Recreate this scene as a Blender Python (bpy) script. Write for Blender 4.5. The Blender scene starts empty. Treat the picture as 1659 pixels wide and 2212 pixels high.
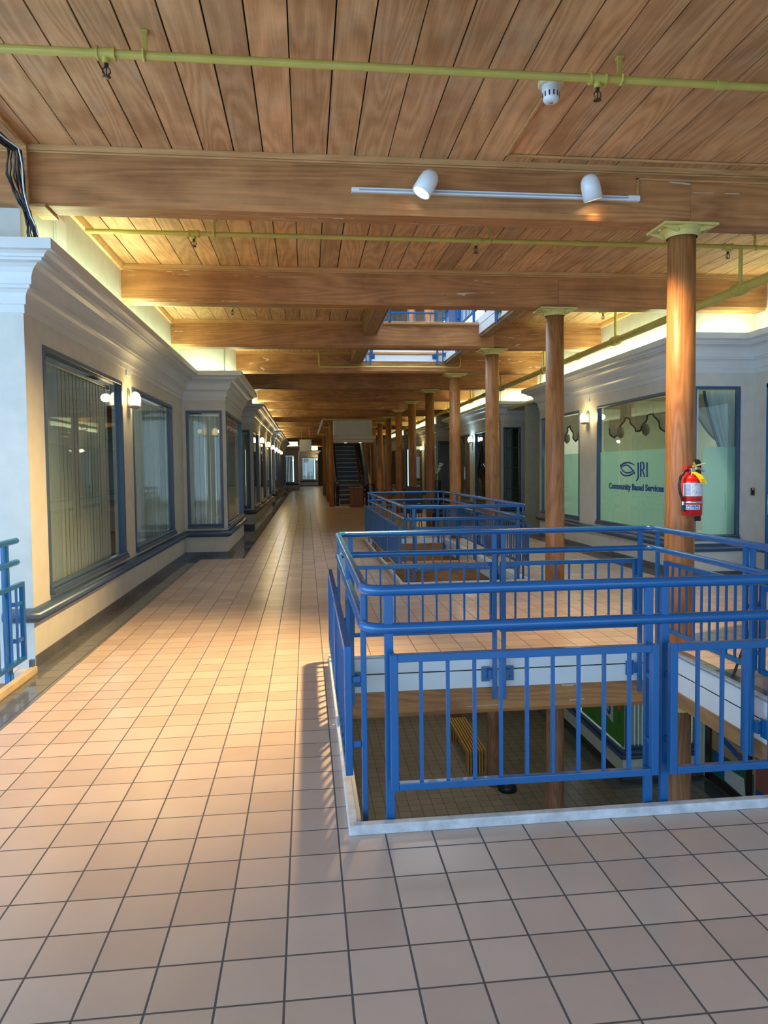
import bpy, math, random
from mathutils import Vector, Matrix
random.seed(7)
C = bpy.context.scene.collection
SC = bpy.context.scene
PI = math.pi

# ---------------------------------------------------------------- camera
YAW, PIT, ROL = .1125, -.0475, -.0111
CAMH = 1.5843
fw = Vector((math.sin(YAW)*math.cos(PIT), math.cos(YAW)*math.cos(PIT), math.sin(PIT)))
rt = Vector((math.cos(YAW), -math.sin(YAW), 0)); up = rt.cross(fw)
r2 = rt*math.cos(ROL)+up*math.sin(ROL); u2 = -rt*math.sin(ROL)+up*math.cos(ROL)
cam = bpy.data.cameras.new('camera'); camo = bpy.data.objects.new('camera', cam); C.objects.link(camo)
M = Matrix((r2, u2, -fw)).transposed().to_4x4(); M.translation = Vector((0, 0, CAMH)); camo.matrix_world = M
cam.sensor_fit = 'VERTICAL'; cam.sensor_height = 36.0; cam.lens = 36.0*1563.09/2212
cam.shift_x = -9.69/2212; cam.shift_y = -20.34/2212
cam.clip_start = .05; cam.clip_end = 300
SC.camera = camo
SC.view_settings.view_transform = 'Standard'; SC.view_settings.look = 'None'
SC.view_settings.exposure = 0.22; SC.view_settings.gamma = 1.0; SC.view_settings.use_curve_mapping = False
SC.cycles.use_denoising = True
SC.cycles.max_bounces = 7; SC.cycles.diffuse_bounces = 3; SC.cycles.glossy_bounces = 3
SC.cycles.transmission_bounces = 4; SC.cycles.transparent_max_bounces = 14
SC.cycles.sample_clamp_indirect = 4.0; SC.cycles.caustics_reflective = False; SC.cycles.caustics_refractive = False

# ---------------------------------------------------------------- world and daylight
w = bpy.data.worlds.new('World'); SC.world = w; w.use_nodes = True
bg = w.node_tree.nodes['Background']
bg.inputs['Color'].default_value = (.62, .8, 1, 1); bg.inputs['Strength'].default_value = 1.3

def area(name, loc, d, sx, sy, power, col, spread=PI):
    l = bpy.data.lights.new(name, 'AREA'); l.shape = 'RECTANGLE'; l.size = sx; l.size_y = sy
    l.energy = power; l.color = col; l.spread = spread
    o = bpy.data.objects.new(name, l); C.objects.link(o); o.location = loc
    o.rotation_euler = Vector(d).to_track_quat('-Z', 'Y').to_euler()
    return o
DAY = (.37, .66, 1.0)
area('daylight_end_glazing', (-.4, -5.85, 2.05), (0, 1, 0), 12.2, 3.6, 300, DAY)
area('daylight_end_glazing', (-.4, -5.85, -2.2), (0, 1, 0), 12.2, 3.4, 90, DAY)
area('daylight_atrium_glazing', (-6.85, 0, 1.9), (1, .12, -.1), 10.8, 3.8, 800, DAY)
area('daylight_atrium_glazing', (-6.85, 0, -2.2), (1, .1, .1), 10.8, 3.6, 330, DAY)
area('daylight_upper_fill', (2.2, 15, 8.1), (0, 0, -1), 7, 12, 1500, (.75, .88, 1))  # added lamp below the closed ceiling, brightens the storey above
# cove lights lying on the cornices (fluorescent strips behind the lip)
COVE = (.80, 1.0, .60)

# ---------------------------------------------------------------- helpers
class MB:
    def __init__(s): s.v = []; s.f = []; s.sm = []; s.r = []; s.cr = 0.0
    def add(s, vs, fs, smooth=False):
        b = len(s.v); s.v += [tuple(p) for p in vs]
        for f in fs: s.f.append(tuple(b+i for i in f)); s.sm.append(smooth); s.r.append(s.cr)
        return s
    def box(s, a, b):
        x0, y0, z0 = [min(p, q) for p, q in zip(a, b)]; x1, y1, z1 = [max(p, q) for p, q in zip(a, b)]
        s.add([(x0,y0,z0),(x1,y0,z0),(x1,y1,z0),(x0,y1,z0),(x0,y0,z1),(x1,y0,z1),(x1,y1,z1),(x0,y1,z1)],
              [(0,3,2,1),(4,5,6,7),(0,1,5,4),(1,2,6,5),(2,3,7,6),(3,0,4,7)]); return s
    def obox(s, c, ax, ay, az):        # oriented box: centre + half axes
        c, ax, ay, az = map(Vector, (c, ax, ay, az))
        P = [c+ax*i+ay*j+az*k for k in (-1, 1) for j in (-1, 1) for i in (-1, 1)]
        s.add(P, [(0,2,3,1),(4,5,7,6),(0,1,5,4),(1,3,7,5),(3,2,6,7),(2,0,4,6)]); return s
    def tube(s, pts, r, n=12, caps=True, smooth=True, rs=None):
        pts = [Vector(p) for p in pts]; m = len(pts); rings = []
        d0 = (pts[1]-pts[0]).normalized(); a = Vector((0,0,1)) if abs(d0.z) < .9 else Vector((1,0,0))
        nx = d0.cross(a).normalized()
        for i, p in enumerate(pts):
            d = ((pts[min(i+1,m-1)]-p).normalized() if i < m-1 else Vector((0,0,0))) + ((p-pts[i-1]).normalized() if i > 0 else Vector((0,0,0)))
            d = d.normalized(); nx = (nx-d*nx.dot(d)).normalized(); ny = d.cross(nx)
            rr = rs[i] if rs else r
            if 0 < i < m-1:
                dd = (pts[i+1]-p).normalized(); k = max(.5, dd.dot(d))
            rings.append([p+(nx*math.cos(2*PI*j/n)+ny*math.sin(2*PI*j/n))*rr for j in range(n)])
        vs = [q for R_ in rings for q in R_]; fs = []
        for i in range(m-1):
            for j in range(n):
                k = (j+1) % n; fs.append((i*n+j, i*n+k, (i+1)*n+k, (i+1)*n+j))
        s.add(vs, fs, smooth)
        if caps: s.add(rings[0], [tuple(range(n))[::-1]]); s.add(rings[-1], [tuple(range(n))])
        return s
    def cyl(s, p, q, r, n=20, r2=None, smooth=True): return s.tube([p, q], r, n, True, smooth, [r, r if r2 is None else r2])
    def lathe(s, prof, c=(0,0,0), n=24, smooth=True, a0=0, a1=2*PI):
        full = abs(a1-a0-2*PI) < 1e-6; k = n if full else n+1; vs = []; fs = []
        for (r, z) in prof:
            for j in range(k):
                t = a0+(a1-a0)*j/n; vs.append((c[0]+r*math.cos(t), c[1]+r*math.sin(t), c[2]+z))
        for i in range(len(prof)-1):
            for j in range(n):
                jj = (j+1) % k; fs.append((i*k+j, i*k+jj, (i+1)*k+jj, (i+1)*k+j))
        s.add(vs, fs, smooth); return s
    def prism(s, poly, o, ux, uy, ext):   # polygon (u,v) in plane o+u*ux+v*uy extruded by ext
        o, ux, uy, ext = map(Vector, (o, ux, uy, ext)); n = len(poly)
        a = [o+ux*u+uy*v for u, v in poly]; b = [p+ext for p in a]
        s.add(a+b, [tuple(range(n)), tuple(range(n, 2*n))[::-1]]+[((i+1) % n, i, n+i, n+(i+1) % n) for i in range(n)]); return s
    def sweep(s, path, prof, side=1, closed_prof=True, smooth=False):
        # path: xy polyline; prof: (offset from path toward the open side, z)
        P = [Vector((x, y)) for x, y in path]; m = len(P); N = []
        for i in range(m):
            ds = []
            if i > 0: ds.append((P[i]-P[i-1]).normalized())
            if i < m-1: ds.append((P[i+1]-P[i]).normalized())
            ns = [Vector((d.y, -d.x))*side for d in ds]
            if len(ns) == 2:
                b = (ns[0]+ns[1]); b = b/(b.length_squared/2) if b.length_squared > 1e-6 else ns[0]
                N.append(b)
            else: N.append(ns[0])
        k = len(prof); vs = []
        for i in range(m):
            for (o, z) in prof: q = P[i]+N[i]*o; vs.append((q.x, q.y, z))
        fs = []
        for i in range(m-1):
            for j in range(k if closed_prof else k-1):
                jj = (j+1) % k; f = (i*k+j, (i+1)*k+j, (i+1)*k+jj, i*k+jj); fs.append(f if side > 0 else f[::-1])
        s.add(vs, fs, smooth)
        if closed_prof: s.add(vs[:k], [tuple(range(k))]); s.add(vs[-k:], [tuple(range(k))[::-1]])
        return s
    def build(s, name, mat, parent=None, bevel=0, seg=2, loc=None):
        me = bpy.data.meshes.new(name); me.from_pydata(s.v, [], s.f); me.update()
        me.polygons.foreach_set('use_smooth', s.sm)
        at = me.attributes.new('rnd', 'FLOAT', 'FACE'); at.data.foreach_set('value', s.r)
        me.materials.append(mat); o = bpy.data.objects.new(name, me); C.objects.link(o)
        if parent: o.parent = parent
        if loc: o.location = loc
        if bevel:
            b = o.modifiers.new('Bevel', 'BEVEL'); b.width = bevel; b.segments = seg; b.limit_method = 'ANGLE'; b.angle_limit = .6
        return o
def tag(o, label=None, cat=None, group=None, kind=None):
    if label: o['label'] = label
    if cat: o['category'] = cat
    if group: o['group'] = group
    if kind: o['kind'] = kind
    return o
def struct(o): o['kind'] = 'structure'; return o
def empty(name, loc=(0,0,0), rz=0, label=None, cat=None, group=None):
    o = bpy.data.objects.new(name, None); C.objects.link(o); o.location = loc; o.rotation_euler = (0,0,rz)
    o.empty_display_size = .1; return tag(o, label, cat, group)
def copy_tree(o, parent=None):
    c = o.copy(); C.objects.link(c)
    if parent: c.parent = parent
    for ch in [q for q in C.objects if q.parent == o]: copy_tree(ch, c)
    return c

# ---------------------------------------------------------------- materials
class NT:
    def __init__(s, name):
        s.m = bpy.data.materials.new(name); s.m.use_nodes = True; s.t = s.m.node_tree; s.t.nodes.clear()
        s.out = s.n('ShaderNodeOutputMaterial'); s.b = s.n('ShaderNodeBsdfPrincipled'); s.l(s.b.outputs[0], s.out.inputs[0])
    def n(s, ty, **k):
        x = s.t.nodes.new(ty)
        for a, b in k.items(): setattr(x, a, b)
        return x
    def l(s, a, b): s.t.links.new(a, b)
    def val(s, node, i, v):
        if hasattr(v, 'links') or isinstance(v, bpy.types.NodeSocket): s.l(v, node.inputs[i])
        else: node.inputs[i].default_value = v
    def math(s, op, a, b=0.0, c=0.0):
        x = s.n('ShaderNodeMath', operation=op)
        s.val(x, 0, a); s.val(x, 1, b); s.val(x, 2, c); return x.outputs[0]
    def co(s): return s.n('ShaderNodeTexCoord').outputs['Object']
    def mapp(s, v, sc=(1,1,1), loc=(0,0,0)):
        x = s.n('ShaderNodeMapping'); s.l(v, x.inputs[0]); x.inputs['Scale'].default_value = sc; x.inputs['Location'].default_value = loc; return x.outputs[0]
    def noise(s, v, sc, det=3, rough=.55, dist=0):
        x = s.n('ShaderNodeTexNoise'); s.l(v, x.inputs['Vector']); x.inputs['Scale'].default_value = sc
        x.inputs['Detail'].default_value = det; x.inputs['Roughness'].default_value = rough; x.inputs['Distortion'].default_value = dist; return x.outputs['Fac']
    def ramp(s, f, stops):
        x = s.n('ShaderNodeValToRGB'); s.l(f, x.inputs[0]); e = x.color_ramp.elements
        while len(e) < len(stops): e.new(.5)
        for q, (p, c) in zip(e, stops): q.position = p; q.color = (*c, 1) if len(c) == 3 else c
        return x.outputs[0]
    def mix(s, f, a, b, mode='MIX'):
        x = s.n('ShaderNodeMix', data_type='RGBA', blend_type=mode); s.val(x, 0, f)
        for i, v in ((6, a), (7, b)):
            if isinstance(v, tuple): x.inputs[i].default_value = (*v, 1) if len(v) == 3 else v
            else: s.l(v, x.inputs[i])
        return x.outputs[2]
    def bump(s, h, st=.3, d=.01):
        x = s.n('ShaderNodeBump'); s.l(h, x.inputs['Height']); x.inputs['Strength'].default_value = st; x.inputs['Distance'].default_value = d
        s.l(x.outputs[0], s.b.inputs['Normal'])
    def set(s, **k):
        for a, v in k.items():
            i = s.b.inputs[a.replace('_', ' ')]
            if isinstance(v, bpy.types.NodeSocket): s.l(v, i)
            elif isinstance(v, tuple): i.default_value = (*v, 1) if len(v) == 3 else v
            else: i.default_value = v
        return s
def paint(name, col, rough=.5, metal=0, var=.06, scale=6, coat=0):
    t = NT(name); n = t.noise(t.co(), scale, 4)
    c0 = tuple(c*(1-var) for c in col); c1 = tuple(min(1, c*(1+var)) for c in col)
    t.set(Base_Color=t.ramp(n, [(.3, c0), (.7, c1)]), Roughness=rough, Metallic=metal, Coat_Weight=coat)
    t.bump(t.noise(t.co(), scale*12, 2), .05, .002)
    return t.m
def wood(name, light, dark, axis='x', rough=.45, plank=False, g=1.0, spec=.35, ringw=.6, cracks=False):
    t = NT(name); co = t.co()
    at = t.n('ShaderNodeAttribute', attribute_name='rnd').outputs['Fac']
    off = t.n('ShaderNodeCombineXYZ'); t.l(t.math('MULTIPLY', at, 37.0), off.inputs[0]); t.l(t.math('MULTIPLY', at, 91.0), off.inputs[1]); t.l(t.math('MULTIPLY', at, 53.), off.inputs[2])
    ad = t.n('ShaderNodeVectorMath', operation='ADD'); t.l(co, ad.inputs[0]); t.l(off.outputs[0], ad.inputs[1]); co = ad.outputs[0]
    s_ = {'x': (.10, 1, 1), 'y': (1, .10, 1), 'z': (1, 1, .10)}[axis]; s3 = tuple(q*g for q in s_)
    v = t.mapp(co, s3)
    cath = t.noise(v, 2.6, 2, .5, .3)                         # cathedral figure: contour lines of a stretched noise
    rings = t.math('FRACT', t.math('MULTIPLY', cath, 16.0))
    rings = t.math('ABSOLUTE', t.math('SUBTRACT', rings, .5))
    s4 = {'x': (.02, 1, 1), 'y': (1, .02, 1), 'z': (1, 1, .02)}[axis]
    fine = t.noise(t.mapp(co, s4), 110, 3, .6)
    blot = t.noise(co, 1.7, 4, .6)
    f = t.math('ADD', t.math('MULTIPLY', rings, ringw), t.math('MULTIPLY', fine, .55))
    f = t.math('ADD', f, t.math('MULTIPLY', t.math('SUBTRACT', blot, .5), .9))
    col = t.ramp(f, [(.15, dark), (.75, light)])
    if plank:
        tint = t.ramp(at, [(0, (.74, .74, .76)), (.35, (1, .98, .95)), (.7, (.86, .82, .80)), (1, (1.12, 1.02, .95))])
        col = t.mix(1.0, col, tint, 'MULTIPLY')
        st = t.noise(t.mapp(co, {'x': (.5, 1, 1), 'y': (1, .5, 1), 'z': (1, 1, .5)}[axis]), 2.3, 5, .7)
        col = t.mix(t.ramp(st, [(.60, (0, 0, 0)), (.75, (1, 1, 1))]), col, (.30, .235, .17), 'MIX') if False else col
        pale = t.noise(t.mapp(co, (1.1, .9, 1)), 3.1, 4, .65)
        col = t.mix(t.math('MULTIPLY', t.ramp(pale, [(.52, (0, 0, 0)), (.72, (1, 1, 1))]), .28), col, (.66, .50, .36), 'MIX')
    if cracks:
        cn = t.noise(t.mapp(co, (.06, 1, 1)), 3.4, 2, .4, 0); d = t.math('ABSOLUTE', t.math('SUBTRACT', cn, .5))
        brk = t.noise(t.mapp(co, (.35, 1, 1)), 14, 2); area_ = t.noise(t.mapp(co, (.4, 1, 1)), 1.3, 1)
        k = t.math('MULTIPLY', t.math('LESS_THAN', d, .004), t.math('MULTIPLY', t.math('GREATER_THAN', brk, .53), t.math('GREATER_THAN', area_, .52)))
        col = t.mix(t.math('MULTIPLY', k, .6), col, (.75, .66, .55))
        kn = t.n('ShaderNodeTexVoronoi'); t.l(co, kn.inputs['Vector']); kn.inputs['Scale'].default_value = 3.0
        col = t.mix(t.math('LESS_THAN', kn.outputs['Distance'], .018), col, (.04, .02, .01))
    t.set(Base_Color=col, Roughness=rough, Specular_IOR_Level=spec)
    t.bump(t.math('ADD', rings, fine), .25, .003)
    return t.m
def tiles(name, c_lo, c_hi, grout, T=.2032, ox=.0, oy=0., gw=.0068, rough=.28, border=None, bump=.5):
    t = NT(name); co = t.co(); sp = t.n('ShaderNodeSeparateXYZ'); t.l(co, sp.inputs[0])
    ux = t.math('DIVIDE', t.math('SUBTRACT', sp.outputs[0], ox), T); uy = t.math('DIVIDE', t.math('SUBTRACT', sp.outputs[1], oy), T)
    def line(u):
        d = t.math('ABSOLUTE', t.math('SUBTRACT', t.math('FRACT', t.math('ADD', u, .5)), .5))
        mr = t.n('ShaderNodeMapRange', interpolation_type='SMOOTHSTEP'); t.l(d, mr.inputs[0])
        mr.inputs[1].default_value = gw/2/T*.75; mr.inputs[2].default_value = gw/2/T*1.4; return mr.outputs[0]
    m = t.math('MULTIPLY', line(ux), line(uy))                   # 1 on tile, 0 in grout
    cb = t.n('ShaderNodeCombineXYZ'); t.l(t.math('FLOOR', ux), cb.inputs[0]); t.l(t.math('FLOOR', uy), cb.inputs[1])
    wn = t.n('ShaderNodeTexWhiteNoise', noise_dimensions='3D'); t.l(cb.outputs[0], wn.inputs[0])
    cl = t.noise(co, 5.0, 4, .6); f = t.math('ADD', t.math('MULTIPLY', wn.outputs['Value'], .55), t.math('MULTIPLY', cl, .5))
    col = t.ramp(f, [(.15, c_lo), (.85, c_hi)])
    if border: pass
    col = t.mix(m, grout, col)
    t.set(Base_Color=col, Roughness=t.math('SUBTRACT', .75, t.math('MULTIPLY', m, .75-rough)), Specular_IOR_Level=.5)
    slow = t.noise(co, 3.0, 2)
    t.bump(t.math('ADD', m, t.math('MULTIPLY', t.math('ADD', slow, t.math('MULTIPLY', wn.outputs['Value'], .0)), .35)), bump, .003)
    return t.m
def glass(name, tint=(.9, .97, .95), refl=1.0, haze=0.0, hcol=(.5, .7, .6)):
    t = NT(name); t.t.nodes.remove(t.b)
    tr = t.n('ShaderNodeBsdfTransparent'); tr.inputs[0].default_value = (*tint, 1)
    gl = t.n('ShaderNodeBsdfGlossy'); gl.inputs['Roughness'].default_value = .015; gl.inputs[0].default_value = (1, 1, 1, 1)
    ge = t.n('ShaderNodeNewGeometry'); dp = t.n('ShaderNodeVectorMath', operation='DOT_PRODUCT'); t.l(ge.outputs['Normal'], dp.inputs[0]); t.l(ge.outputs['Incoming'], dp.inputs[1])
    k = t.math('SUBTRACT', 1.0, t.math('ABSOLUTE', dp.outputs['Value']))
    f = t.math('MULTIPLY', t.math('ADD', t.math('MULTIPLY', t.math('POWER', k, 5.0), .9), .045), refl)
    mx = t.n('ShaderNodeMixShader'); t.l(f, mx.inputs[0]); t.l(tr.outputs[0], mx.inputs[1]); t.l(gl.outputs[0], mx.inputs[2])
    t.l(mx.outputs[0], t.out.inputs[0]); return t.m
def film(name, col):
    t = NT(name); t.t.nodes.remove(t.b)
    d = t.n('ShaderNodeBsdfDiffuse'); d.inputs[0].default_value = (*col, 1)
    tl = t.n('ShaderNodeBsdfTranslucent'); tl.inputs[0].default_value = (*col, 1)
    mx = t.n('ShaderNodeMixShader'); mx.inputs[0].default_value = .5; t.l(d.outputs[0], mx.inputs[1]); t.l(tl.outputs[0], mx.inputs[2])
    tr = t.n('ShaderNodeBsdfTransparent'); m2 = t.n('ShaderNodeMixShader'); m2.inputs[0].default_value = .28
    t.l(mx.outputs[0], m2.inputs[1]); t.l(tr.outputs[0], m2.inputs[2]); t.l(m2.outputs[0], t.out.inputs[0]); return t.m
def cloth(name, col, sheer=.0):
    t = NT(name); t.t.nodes.remove(t.b)
    d = t.n('ShaderNodeBsdfDiffuse'); tl = t.n('ShaderNodeBsdfTranslucent')
    n = t.noise(t.mapp(t.co(), (1, 1, .05)), 30, 3); c = t.ramp(n, [(.3, tuple(q*.85 for q in col)), (.7, col)])
    t.l(c, d.inputs[0]); t.l(c, tl.inputs[0])
    mx = t.n('ShaderNodeMixShader'); mx.inputs[0].default_value = .3; t.l(d.outputs[0], mx.inputs[1]); t.l(tl.outputs[0], mx.inputs[2])
    tr = t.n('ShaderNodeBsdfTransparent'); m2 = t.n('ShaderNodeMixShader'); m2.inputs[0].default_value = sheer
    t.l(mx.outputs[0], m2.inputs[1]); t.l(tr.outputs[0], m2.inputs[2]); t.l(m2.outputs[0], t.out.inputs[0]); return t.m
def glow(name, col, st):
    t = NT(name); t.set(Base_Color=col, Emission_Color=col, Emission_Strength=st, Roughness=.4); return t.m

m = {}
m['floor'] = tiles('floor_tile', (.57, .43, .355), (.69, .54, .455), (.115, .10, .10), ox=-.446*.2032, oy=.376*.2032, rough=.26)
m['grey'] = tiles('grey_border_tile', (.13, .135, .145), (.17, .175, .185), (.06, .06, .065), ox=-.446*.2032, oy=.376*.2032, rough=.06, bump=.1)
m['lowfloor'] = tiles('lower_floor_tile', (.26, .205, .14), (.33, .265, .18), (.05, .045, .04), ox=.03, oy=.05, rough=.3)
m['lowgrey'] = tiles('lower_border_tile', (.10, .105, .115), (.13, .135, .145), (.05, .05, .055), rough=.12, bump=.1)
m['base'] = tiles('baseboard_tile', (.09, .095, .11), (.13, .135, .15), (.05, .05, .05), rough=.15, bump=.1)
m['plank'] = wood('ceiling_plank_wood', (.86, .50, .245), (.46, .235, .10), 'y', .55, plank=True)
m['beam'] = wood('timber_beam_wood', (.58, .265, .095), (.27, .11, .037), 'x', .5, ringw=.5, cracks=True)
m['joist'] = wood('joist_wood', (.42, .24, .115), (.26, .14, .065), 'y', .5)
m['strip'] = wood('moulding_wood', (.66, .37, .15), (.45, .22, .08), 'x', .45)
m['column'] = wood('column_wood', (.50, .235, .085), (.26, .10, .032), 'z', .42, g=1.6)
m['lowcol'] = wood('lower_column_wood', (.46, .22, .11), (.22, .10, .05), 'z', .55, g=1.6)
m['wall'] = paint('wall_paint', (.62, .60, .53), .55)
m['upper'] = paint('upper_wall_paint', (.70, .76, .64), .6)
m['white'] = paint('cornice_paint', (.68, .69, .67), .4, var=.03)
m['fascia'] = paint('fascia_board_paint', (.72, .76, .80), .4, var=.03)
m['crack'] = paint('dark_gap', (.02, .02, .025), .8)
m['navy'] = paint('slate_blue_paint', (.055, .10, .175), .33, var=.05)
m['blue'] = paint('railing_blue_enamel', (.011, .115, .33), .27, var=.06, scale=3, coat=.15)
m['yellow'] = paint('pipe_yellow_paint', (.52, .42, .09), .35, var=.08)
m['capital'] = paint('capital_yellow_paint', (.60, .49, .15), .4, var=.06)
m['brass'] = paint('sprinkler_bronze', (.08, .06, .04), .35, metal=.8)
m['offwhite'] = paint('white_enamel', (.78, .80, .80), .3, var=.02)
m['cream'] = paint('cream_plastic', (.72, .60, .36), .4)
m['black'] = paint('black_rubber', (.012, .012, .014), .4)
m['blackgloss'] = paint('black_panel', (.015, .016, .02), .15)
m['steel'] = paint('brushed_steel', (.55, .55, .55), .3, metal=.9)
m['red'] = paint('extinguisher_red', (.62, .012, .012), .22, coat=.4)
m['yel'] = paint('tag_yellow', (.9, .70, .02), .5)
m['label'] = paint('label_white', (.78, .80, .85), .4, var=.02)
m['lblue'] = paint('label_blue_ink', (.03, .12, .42), .5)
m['lgrey'] = paint('label_grey_ink', (.35, .38, .45), .5)
m['logo'] = paint('logo_blue_vinyl', (.012, .07, .30), .5)
m['glass'] = glass('shop_glass', (.88, .94, .92), .85)
m['film'] = film('frosted_film', (.56, .78, .70))
m['vane'] = cloth('blind_vane', (.86, .85, .80), .0)
m['alu'] = paint('aluminium_head_rail', (.5, .48, .42), .3, metal=.6)
m['valance'] = cloth('valance_cloth', (.20, .165, .115), .10)
m['vtrim'] = cloth('valance_braid', (.05, .045, .04), .0)
m['drape'] = cloth('drape_cloth', (.50, .56, .58), .02)
m['dtrim'] = cloth('drape_braid', (.10, .13, .15), .0)
m['inner'] = paint('shop_interior_paint', (.45, .47, .36), .7)
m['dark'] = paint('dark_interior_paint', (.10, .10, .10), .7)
m['mirror'] = paint('sconce_backplate', (.75, .72, .60), .2, metal=.6)
m['bulb'] = glow('sconce_glass_glow', (1, .83, .42), 5.0)
m['bulbw'] = glow('sconce_cool_glow', (.70, .95, 1), 5.0)
m['tube'] = glow('cove_tube_glow', (.85, 1, .75), 2.5)
m['spotface'] = glow('spot_lens_glow', (1, .86, .55), 14.0)
m['bench'] = wood('bench_wood', (.62, .36, .10), (.46, .24, .06), 'y', .4)
m['podium'] = wood('podium_wood', (.34, .13, .045), (.22, .08, .03), 'z', .4)
m['orange'] = paint('smoke_sensor_orange', (.8, .25, .1), .4)
m['step'] = paint('escalator_step_metal', (.035, .032, .03), .35, metal=.5)
m['riser'] = paint('escalator_step_edge', (.34, .29, .21), .35, metal=.5)
m['skirt'] = paint('escalator_skirt', (.30, .24, .17), .3, metal=.5)
m['green'] = paint('poster_green', (.07, .30, .045), .5)
m['cwhite'] = paint('poster_white', (.75, .76, .72), .5)
m['cyel'] = paint('poster_yellow', (.75, .62, .08), .5)
m['cblue'] = paint('mural_blue', (.02, .10, .50), .5)
m['cred'] = paint('poster_red', (.7, .06, .04), .5)
m['tan'] = paint('mural_tan', (.55, .36, .20), .6)
m['teal'] = paint('mural_green', (.015, .16, .11), .6)
m['pink'] = paint('mural_rose', (.36, .13, .10), .6)
m['mgrey'] = paint('mural_grey', (.12, .13, .13), .6)
m['frame'] = paint('mural_frame_brown', (.035, .015, .012), .4)
m['curb'] = paint('curb_worn_paint', (.60, .62, .66), .5, var=.22, scale=14)
m['curbtan'] = paint('curb_bare_wood', (.62, .47, .28), .5, var=.15)
m['petal'] = paint('orchid_petal', (.75, .72, .68), .5)
m['outwall'] = paint('perimeter_wall_paint', (.62, .64, .64), .6)

# ---------------------------------------------------------------- the room shell
COLY = [6.105+3.262*k for k in range(-3, 21)]
BW = .14                                     # half beam width
V1 = (.20, 3.03, 3.09, 5.95); V2 = (1.28, 3.05, 9.63, 15.85); UP = (1.24, 3.05, 9.53, 15.76)
LEFTX = -2.17
LP = [(-7,6.07),(-2.2,6.07),(-2.2,13.4),(-1.44,13.4),(-1.44,16.8),(-2.2,16.8),(-2.2,19.9),(-1.42,19.9),(-1.42,30.3),(-2.2,30.3),(-2.2,33.2),(-1.42,33.2),(-1.42,50),(-2.2,50),(-2.2,56),(-.62,56),(-.62,68),(1.1,68),(1.1,73),(6.2,73)]
RP = [(6.2,-6),(6.2,9.45),(5.25,9.45),(5.25,15.9),(6.2,15.9),(6.2,19.2),(5.25,19.2),(5.25,25.7),(6.2,25.7),(6.2,28.95),(5.25,28.95),(5.25,35.5),(6.2,35.5),(6.2,38.7),(5.25,38.7),(5.25,45.2),(6.2,45.2),(6.2,48.5),(5.25,48.5),(5.25,60),(6.2,60),(6.2,73)]
def xs_at(path, y):
    r = None
    for a, b in zip(path[:-1], path[1:]):
        if a[0] == b[0] and min(a[1], b[1]) <= y <= max(a[1], b[1]): r = a[0] if r is None else r
    return r
def slab(mb, x0, x1, y0, y1, z0, z1, holes):
    xs = sorted({x0, x1, *[h[0] for h in holes], *[h[1] for h in holes]}); ys = sorted({y0, y1, *[h[2] for h in holes], *[h[3] for h in holes]})
    xs = [x for x in xs if x0 <= x <= x1]; ys = [y for y in ys if y0 <= y <= y1]
    for a, b in zip(xs[:-1], xs[1:]):
        for c, d in zip(ys[:-1], ys[1:]):
            cx, cy = (a+b)/2, (c+d)/2
            if any(h[0] < cx < h[1] and h[2] < cy < h[3] for h in holes): continue
            mb.box((a, c, z0), (b, d, z1))
    return mb
ATR = (-7.2, LEFTX, -6.2, 5.95)
struct(slab(MB(), -7.2, 6.4, -6.2, 73.2, -.08, 0, [V1, V2, ATR]).build('floor', m['floor']))
# grey tile border along the shopfronts, 2 mm proud of the field
gb = MB()
gb.box((LEFTX+.03, -6, 0), (-1.89, 13.09, .002)); gb.box((-2.2, 5.95, 0), (LEFTX+.03, 13.09, .002)); gb.box((-2.2, 13.09, 0), (-1.13, 13.4, .002)); gb.box((-1.44, 13.4, 0), (-1.13, 56, .002)); gb.box((-2.2, 16.8, 0), (-1.44, 19.9, .002)); gb.box((-2.2, 30.3, 0), (-1.44, 33.2, .002))
gb.box((4.94, 9.14, 0), (5.25, 60, .002)); gb.box((5.25, 9.14, 0), (6.2, 9.45, .002)); gb.box((5.89, -6, 0), (6.2, 9.14, .002)); gb.box((5.25, 15.9, 0), (6.2, 19.2, .002)); gb.box((5.25, 25.7, 0), (6.2, 28.95, .002))
gb.box((3.07, 3.0, 0), (3.45, 5.2, .002))
struct(gb.build('floor_border', m['grey']))
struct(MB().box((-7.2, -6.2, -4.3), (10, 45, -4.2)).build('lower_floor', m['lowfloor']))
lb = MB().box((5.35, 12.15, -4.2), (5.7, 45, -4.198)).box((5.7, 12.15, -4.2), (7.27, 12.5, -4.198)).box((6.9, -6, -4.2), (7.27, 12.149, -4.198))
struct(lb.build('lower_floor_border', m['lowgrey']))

# ceiling: individual planks between the beams, with open seams
cw = [.27,.26,.23,.226,.24,.236,.229,.236,.266,.225]
px = [-1.99]
while px[-1] < 6.3: px.append(px[-1]+cw[(len(px)-1) % 10])
while px[0] > -7.1: px.insert(0, px[0]-random.uniform(.225, .27))
cm = MB(); lowc = MB(); upc = MB()
for i, (a, b) in enumerate(zip(px[:-1], px[1:])):
    for k, (y0, y1) in enumerate(zip(COLY[:-1], COLY[1:])):
        if a < LP[1][0]-.1 and y0 > 6.0: continue
        cm.cr = random.random(); g = random.choice([.007, .010, .012, .008, .009])
        if UP[0]-.1 < (a+b)/2 < UP[1]+.05 and 9 < y0 < 15: continue
        cm.box((a+g/2, y0, 4.10), (b-g/2, y1, 4.125))
struct(cm.build('ceiling', m['plank']))
struct(slab(MB(), -7.2, 6.4, -6.2, 73.2, 4.13, 4.18, [UP, (-7.2, LEFTX, -6.2, 5.9)]).build('ceiling_backing', m['crack']))
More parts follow.
